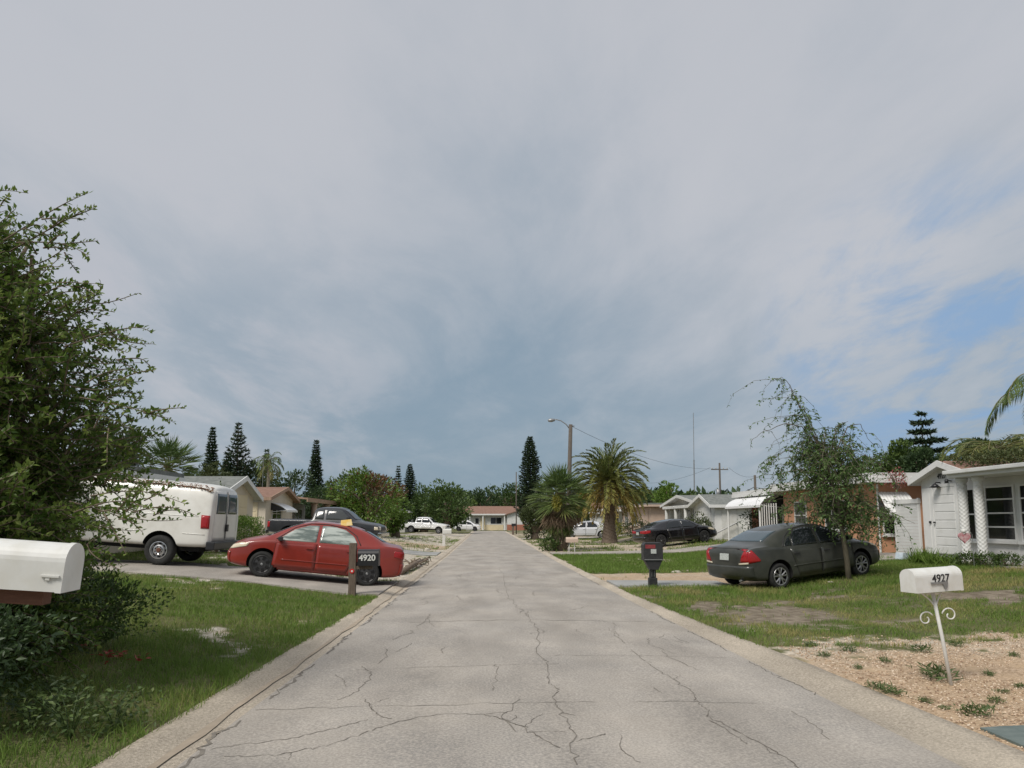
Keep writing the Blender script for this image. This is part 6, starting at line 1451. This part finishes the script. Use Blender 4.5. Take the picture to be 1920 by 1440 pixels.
def mailboxes():
    # big white box at the left edge
    c = Vector((-2.52, 3.72, 1.285)); r = empty('mailbox', c, (0, R(4.5), R(7)), 'large white rounded mailbox on a brown wooden arm at the left edge', 'mailbox')
    barrel_box(r, .80, .215, .235, M['white_paint'])
    a = MB(); a.box(-.55, .325, -.05, .05, -.075, -.004); a.build('wooden_arm', M['wood_brown'], r, bevel=.004)
    a = MB(); a.box(-.66, -.55, -.055, .055, -c.z + tzf(c.x - .8, c.y) - .1, .25); a.build('post', M['wood_brown'], r, bevel=.006)
    h = MB(); h.box(.352, .372, -.118, -.107, .055, .08); h.box(.33, .415, -.122, -.106, .07, .082); h.build('latch', M['white_paint'], r, bevel=.003)
    # black box, number 4920
    p = at(660, 1115, 15.75); p.z = tzf(p.x, p.y); r = empty('mailbox', p, (0, 0, 0), 'black mailbox with white number 4920 on a weathered wooden post', 'mailbox')
    H = at(660, 1018, 15.75).z - p.z
    a = MB(); a.box(-.075, .075, -.06, .06, -.2, H); a.build('post', M['wood_grey'], r, bevel=.01)
    a = MB(); a.obox((.22, 0, H - .52), (1, 0, 0), (0, 1, 0), (0, 0, 1), .2, .04, .035); a.build('bracket', M['wood_grey'], r)
    for q in barrel_box(r, .41, .25, .345, M['metal_black']): q.location = (.33, 0, H - .48)
    number(r, '4920', .175, (.325, -.128, H - .315), (R(90), 0, 0), M['white_paint'], .004)
    f = MB(); f.lathe([(.001, -.075), (.05, -.075), (.05, -.062), (.001, -.062)], 18, 0, 'y', (0, 0, .52)); f.build('reflector', M['red_refl'], r)
    f = MB(); f.lathe([(.001, -.080), (.022, -.080), (.022, -.074), (.001, -.074)], 14, 0, 'y', (0, 0, .52)); f.build('reflector_centre', M['white_paint'], r)
    # leaning white box 4927 on a scrolled pole
    g = ground_at(1786, 1286); Y = g.y; top = at(1748, 1108, Y) - g
    r = empty('mailbox', g, (0, 0, 0), 'small white mailbox with number 4927 on a leaning scrolled metal pole', 'mailbox')
    a = MB(); a.tube([Vector((0, 0, -.1)), top * .5, top], [.017, .017, .017], 8); a.build('post', M['white_paint'], r, smooth=True)
    ax = top.normalized(); sx = Vector((1, 0, 0)); sx = (sx - ax * sx.dot(ax)).normalized()
    for s in (-1, 1):
        j = top * .80; P = [j]
        for i in range(1, 9): t = i / 8; P.append(j + sx * s * (.17 * t ** 1.3) + ax * (.23 * t ** .8))
        q = MB(); q.tube(P, .007, 6); q.build('scroll', M['white_paint'], r, smooth=True)
        c = j + sx * s * .12 - ax * .07; P = [j + sx * s * .01 + ax * .02]
        for i in range(26):
            th = math.pi * .9 - i * .27; rr = .075 * (1 - i / 34); P.append(c + sx * s * (-math.cos(th) * -rr) * 1 + ax * rr * math.sin(th) - ax * .0)
        q = MB(); q.tube(P[1:], .007, 6); q.build('scroll', M['white_paint'], r, smooth=True)
    parts = barrel_box(r, .53, .19, .225, M['white_paint'])
    rot = (0, R(-1.5), R(14))
    Mx = Matrix.Translation(top + Vector((-.01, 0, .0))) @ Matrix.Rotation(R(14), 4, 'Z') @ Matrix.Rotation(R(-2), 4, 'Y')
    for q in parts: q.matrix_local = Mx
    n = number(r, '4927', .105, (0, 0, 0), (0, 0, 0), M['metal_black'], .001); n.matrix_local = Mx @ Matrix.Translation((.03, -.0965, .125)) @ Matrix.Rotation(R(90), 4, 'X') @ Matrix.Rotation(R(0), 4, 'Z')
    fl = MB(); fl.box(-.10, .10, -.108, -.101, .075, .095); fl.prism([(.04, -.108, .075), (.10, -.108, .075), (.085, -.108, .03), (.06, -.108, .02)], (0, .007, 0)); q = fl.build('flag', M['metal_grey'], r); q.matrix_local = Mx
    # black plastic box across the drive
    p = at(1224, 1102, 17.4); p.z = tzf(p.x, p.y); r = empty('mailbox', p, (0, 0, 0), 'black plastic mailbox on a moulded black post with a small white number plate', 'mailbox'); H = at(1224, 1052, 17.4).z - p.z; Ht = at(1218, 1017, 17.4).z - p.z
    a = MB(); a.box(-.075, -.03, -.06, .06, .2, H); a.box(.03, .075, -.06, .06, .2, H); a.box(-.03, .03, -.03, .03, .15, H); a.box(-.10, .10, -.08, .08, -.15, .22); a.build('post', M['plastic_black'], r, bevel=.012)
    w = MB(); w.box(-.032, -.024, -.066, -.03, .25, H * .75); w.box(.024, .032, -.066, -.03, .25, H * .75); w.build('post_trim', M['metal_grey'], r)
    a = MB(); a.prism([(-.20, -.12, H + .02), (.22, -.12, H + .02), (.12, -.12, H - .20), (-.08, -.12, H - .20)], (0, .24, 0)); a.build('bracket', M['plastic_black'], r, bevel=.01)
    a = MB(); a.prism([(-.235, -.14, H + .02), (.235, -.14, H + .02), (.235, -.14, Ht - .06), (.19, -.14, Ht), (-.19, -.14, Ht), (-.235, -.14, Ht - .06)], (0, .28, 0)); a.build('mailbox_body', M['plastic_black'], r, bevel=.015)
    a = MB(); a.box(-.19, .05, -.147, -.141, Ht - .14, Ht - .05); a.build('sticker', M['sticker_red'], r); a = MB(); a.box(-.06, .07, -.150, -.142, Ht - .26, Ht - .155); q = a.build('number_plate', M['plate'], r)
    a = MB(); a.box(-.22, .22, -.152, -.141, H + .03, H + .05); a.build('lip', M['metal_grey'], r)
    # small far ones
    p = at(832, 1024, 46.5); p.z = tzf(p.x, p.y); r = empty('mailbox', p, (0, 0, 0), 'pinkish white mailbox and post on the left verge near the white pickup', 'mailbox')
    a = MB(); a.box(-.09, .09, -.09, .09, -.1, 1.25); a.build('post', M['white_paint'], r); 
    for q in barrel_box(r, .50, .26, .32, M['white_paint']): q.location = (.2, 0, .78)
    p = at(1072, 1034, 36.5); p.z = tzf(p.x, p.y); r = empty('mailbox', p, (0, 0, 0), 'pale pink mailbox on two thin white posts beside the shaggy palm', 'mailbox')
    a = MB(); a.tube([(-.14, 0, -.1), (-.12, 0, .5)], .022, 6); a.build('post', M['white_paint'], r); a = MB(); a.tube([(.16, 0, -.1), (.13, 0, .5)], .022, 6); a.build('post', M['white_paint'], r)
    for q in barrel_box(r, .56, .26, .26, M['stucco_pink']): q.location = (0, 0, .5)
    p = at(994, 1008, 68); p.z = tzf(p.x, p.y); r = empty('mailbox', p, (0, 0, 0), 'little white mailbox on the far right verge', 'mailbox')
    a = MB(); a.tube([(0, 0, -.1), (0, 0, .85)], .05, 6); a.build('post', M['white_paint'], r); 
    for q in barrel_box(r, .5, .25, .25, M['white_paint']): q.location = (0, 0, .85)
    p = at(962, 1000, 84); p.z = tzf(p.x, p.y); r = empty('mailbox', p, (0, 0, 0), 'dark brown mailbox post at the far end of the right verge', 'mailbox')
    a = MB(); a.box(-.12, .12, -.1, .1, -.1, 1.0); a.build('post', M['wood_grey'], r); a = MB(); a.box(-.18, .3, -.13, .13, 1.0, 1.3); a.build('mailbox_body', M['metal_black'], r, bevel=.03)

def poles():
    # street lamp
    Y = 48; b = at(1064, 1000, Y); b.z = tzf(b.x, Y); tp = at(1070, 796, Y) - b
    r = empty('street_lamp', b, (0, 0, 0), 'wooden pole with a curved street lamp arm reaching left over the road', 'street lamp')
    a = MB(); a.tube([Vector((0, 0, -.3)), tp * .5, tp], [.17, .15, .13], 10); a.build('pole', M['wood_pole'], r, smooth=True)
    Q = lambda px, py: at(px, py, Y) - b
    a = MB(); a.tube([Q(1067, 803), Q(1062, 796), Q(1052, 789), Q(1043, 786.5), Q(1036, 787)], .035, 8); a.build('lamp_arm', M['metal_grey'], r, smooth=True)
    h = Q(1034, 788); m = MB(); m.lathe([(.001, -.26), (.10, -.2), (.13, 0), (.08, .22), (.001, .26)], 12, 0, 'z'); hd = m.build('lamp_head', M['metal_grey'], r, smooth=True); hd.location = h; hd.rotation_euler = (0, R(84), 0)
    a = MB(); a.tube([Q(1067, 799), Q(1077, 799)], .03, 5); a.build('crossarm', M['wood_pole'], r)
    A0 = at(1071, 799, Y)
    # utility poles
    def pole(px, pyb, pyt, Y, rad, lab, cross=None, cap=None):
        b = at(px, pyb, Y); b.z = tzf(b.x, Y); t = at(px, pyt, Y) - b; t.x *= .5; r = empty('utility_pole', b, (0, 0, 0), lab, 'utility pole'); a = MB(); a.tube([(0, 0, -.3), t], [rad, rad * .8], 8); a.build('pole', M['wood_pole'], r, smooth=True)
        if cross:
            a = MB(); a.box(t.x - .9, t.x + .9, -.04, .04, t.z - .74, t.z - .65); a.build('crossarm', M['wood_pole'], r)
            for x in (-.8, -.4, .4, .8):
                a = MB(); a.lathe([(.001, 0), (.05, .02), (.06, .12), (.001, .18)], 8, 0, 'z', (t.x + x, 0, t.z - .62)); a.build('insulator', M['stucco_grey'], r)
            a = MB(); a.lathe([(.001, -.45), (.2, -.45), (.2, .45), (.001, .45)], 12, 0, 'z', (t.x - .3, -.2, t.z - 3.2)); a.build('transformer', M['metal_grey'], r, smooth=True)
        return b + t
    P1 = pole(1350, 930, 868, 75, .12, 'tall utility pole with a crossarm and transformer beyond the grey-roofed house', True)
    P2 = pole(1416, 930, 891, 70, .15, 'plain utility pole top rising behind the flat white roof')
    P3 = pole(968, 990, 885, 90, .075, 'thin wooden pole by the far right verge near the street-end house')
    b = at(1301, 930, 72); b.z = tzf(b.x, 72); t = at(1300, 774, 72) - b; r = empty('antenna_mast', b, (0, 0, 0), 'very tall thin grey antenna mast above the grey-roofed house', 'mast')
    a = MB(); a.tube([(0, 0, 0), t * .6], .06, 6); a.build('lower_tube', M['metal_grey'], r); a = MB(); a.tube([t * .6, t], .03, 6); a.build('upper_tube', M['metal_grey'], r)
    def wire(a, b, sag, lab, rad=.012):
        P = [a.lerp(b, i / 16) - Vector((0, 0, sag * 4 * (i / 16) * (1 - i / 16))) for i in range(17)]; m = MB(); m.tube(P, rad, 4); o = m.build('overhead_wire', M['plastic_black']); tag(o, lab, 'wire')
    wire(A0, P1 - Vector((0, 0, .6)), .9, 'overhead wire from the street lamp pole to the pole with the crossarm', .012)
    wire(P1 + Vector((1, 0, -.5)), P2 + Vector((.0, 0, -.1)), .4, 'upper wire between the two utility poles')
    wire(P1 + Vector((0, 0, -3.4)), P2 + Vector((.0, 0, -1.1)), .3, 'lower thick cable between the two utility poles', .03)
    wire(P1 + Vector((-1, 0, -.5)), at(1190, 905, 95), .6, 'wire running left from the crossarm pole behind the date palm')
    wire(P2 + Vector((0, 0, -.2)), at(1600, 880, 66), .5, 'wire running right from the plain pole behind the young tree')
    wire(P2 + Vector((0, 0, -1.2)), at(1600, 905, 66), .5, 'lower wire running right from the plain pole', .02)
    # roof aerials
    r = empty('roof_aerial', at(492, 915, 56), (0, 0, 0), 'thin television aerial above the brown gable roof', 'aerial'); zz = r.location.z; a = MB(); a.tube([(0, 0, 3.3 - zz), (0, 0, 2.4)], .02, 5); a.build('mast', M['metal_grey'], r)
    a = MB(); a.tube([(-.9, 0, 2.3), (.9, 0, 2.3)], .015, 4); 
    for i in range(6): a.tube([(-.8 + i * .32, -.35, 2.3), (-.8 + i * .32, .35, 2.3)], .01, 4)
    a.build('boom', M['metal_grey'], r)

def small_things():
    # garden stake with heart in front of the columns
    p = at(1826, 1050, 17.9); p.z = tzf(p.x, 17.9); h = at(1808, 1006, 17.9) - p; r = empty('garden_stake', p, (0, 0, 0), 'pink and white heart ornament hanging from a thin garden hook by the columns', 'garden ornament')
    a = MB(); a.tube([Vector((0, 0, -.1)), Vector((0, 0, h.z + .05)), Vector((-.05, 0, h.z + .14)), Vector((h.x * .6, 0, h.z + .15)), Vector((h.x, 0, h.z + .10))], .007, 5); a.build('hook', M['metal_grey'], r)
    pts = [(.16 * math.sin(t) ** 3, (13 * math.cos(t) - 5 * math.cos(2 * t) - 2 * math.cos(3 * t) - math.cos(4 * t)) * .0095) for t in np.linspace(0, 2 * math.pi, 30, endpoint=False)]
    a = MB(); a.prism([(h.x + x, -.02, h.z - .02 + z) for x, z in pts], (0, .04, 0)); a.build('heart', mat('heart_pink', (.42, .10, .13), .35, (.62, .45, .45), 14), r, bevel=.006)
    a = MB(); a.lathe([(.001, .06), (.05, .045), (.06, 0), (.045, -.04), (.001, -.05)], 14, 0, 'z', (h.x - .01, 0, h.z + .13)); a.build('bow', M['white_paint'], r, smooth=True)
    # pale box lying on the far drive
    p = at(1694, 1045, 21.3); p.z = tzf(p.x, 21.3) + .03; m = MB(); m.prism([(-.20, -.13, 0), (.20, -.13, 0), (.22, -.13, .16), (-.16, -.13, .20)], (0, .26, 0)); o = m.build('storage_box', M['paint_blue_grey'], None, bevel=.01); o.location = p; o.rotation_euler = (0, 0, R(20)); tag(o, 'pale blue-grey box lying on the drive in front of the orange house', 'box')
    # branches and pipe heap by the left kerb
    r = empty('branch_pile', (-2.38, 25.0, .02), (0, 0, 0), 'heap of dark branches and pipe lying along the left gutter beyond the red sedan', 'branches')
    a = MB(); a.tube([(-.12, -3.4, .09), (-.02, 0, .15), (.05, 3.6, .10)], [.09, .08, .06], 7); a.build('log', M['bark'], r, smooth=True)
    for i in range(16):
        q = MB(); y = rng.uniform(-2.3, 2.0); q.tube([(rng.normal() * .12 - .1, y, .06 + .1 * rng.random()), (rng.normal() * .2 - .1, y + .5, .18 * rng.random() + .1), (rng.normal() * .25 - .15, y + 1.1, .05)], [.03, .022, .01], 5); q.build('branch', M['bark'], r)
    # pale stones in the left yard, by the road edge and on the far lawn
    bm = bmesh.new(); bmesh.ops.create_icosphere(bm, subdivisions=2, radius=1)
    for v in bm.verts: v.co *= 1 + .22 * math.sin(v.co.x * 5 + 1) * math.sin(v.co.y * 4 + v.co.z * 6); v.co.z *= .6
    sme = bpy.data.meshes.new('stone'); bm.to_mesh(sme); bm.free(); sme.materials.append(mat('pale_stone', (.52, .48, .40), .9, (.38, .35, .29), 5, bump=.4))
    for i in range(70):
        x, y = rng.uniform(-8.2, -2.9), rng.uniform(19.5, 33)
        if i > 35: y = rng.uniform(37, 60)
        o = bpy.data.objects.new('stone', sme); col.objects.link(o); s = rng.uniform(.05, .16); o.scale = (s, s, s); o.location = (x, y, tzf(x, y) + s * .2); o.rotation_euler = (0, 0, rng.uniform(0, 6)); tag(o, 'pale rough stone scattered in the rubble yard left of the road', 'stone', 'stones in the left yards')
    o = bpy.data.objects.new('stone', sme); col.objects.link(o); g = at(1268, 1061, 22.2); o.location = (g.x, 22.2, tzf(g.x, 22.2)); o.scale = (.16, .10, .10); tag(o, 'single pale stone at the near edge of the bright lawn', 'stone', 'stones right of the road')
    o = bpy.data.objects.new('stone', sme); col.objects.link(o); g = at(1557, 1089, 16.6); o.location = (g.x, 16.6, tzf(g.x, 16.6) + .03); o.scale = (.07, .05, .04); tag(o, 'white scrap lying in the grass left of the young tree', 'litter', 'stones right of the road')
mailboxes(); poles(); small_things()
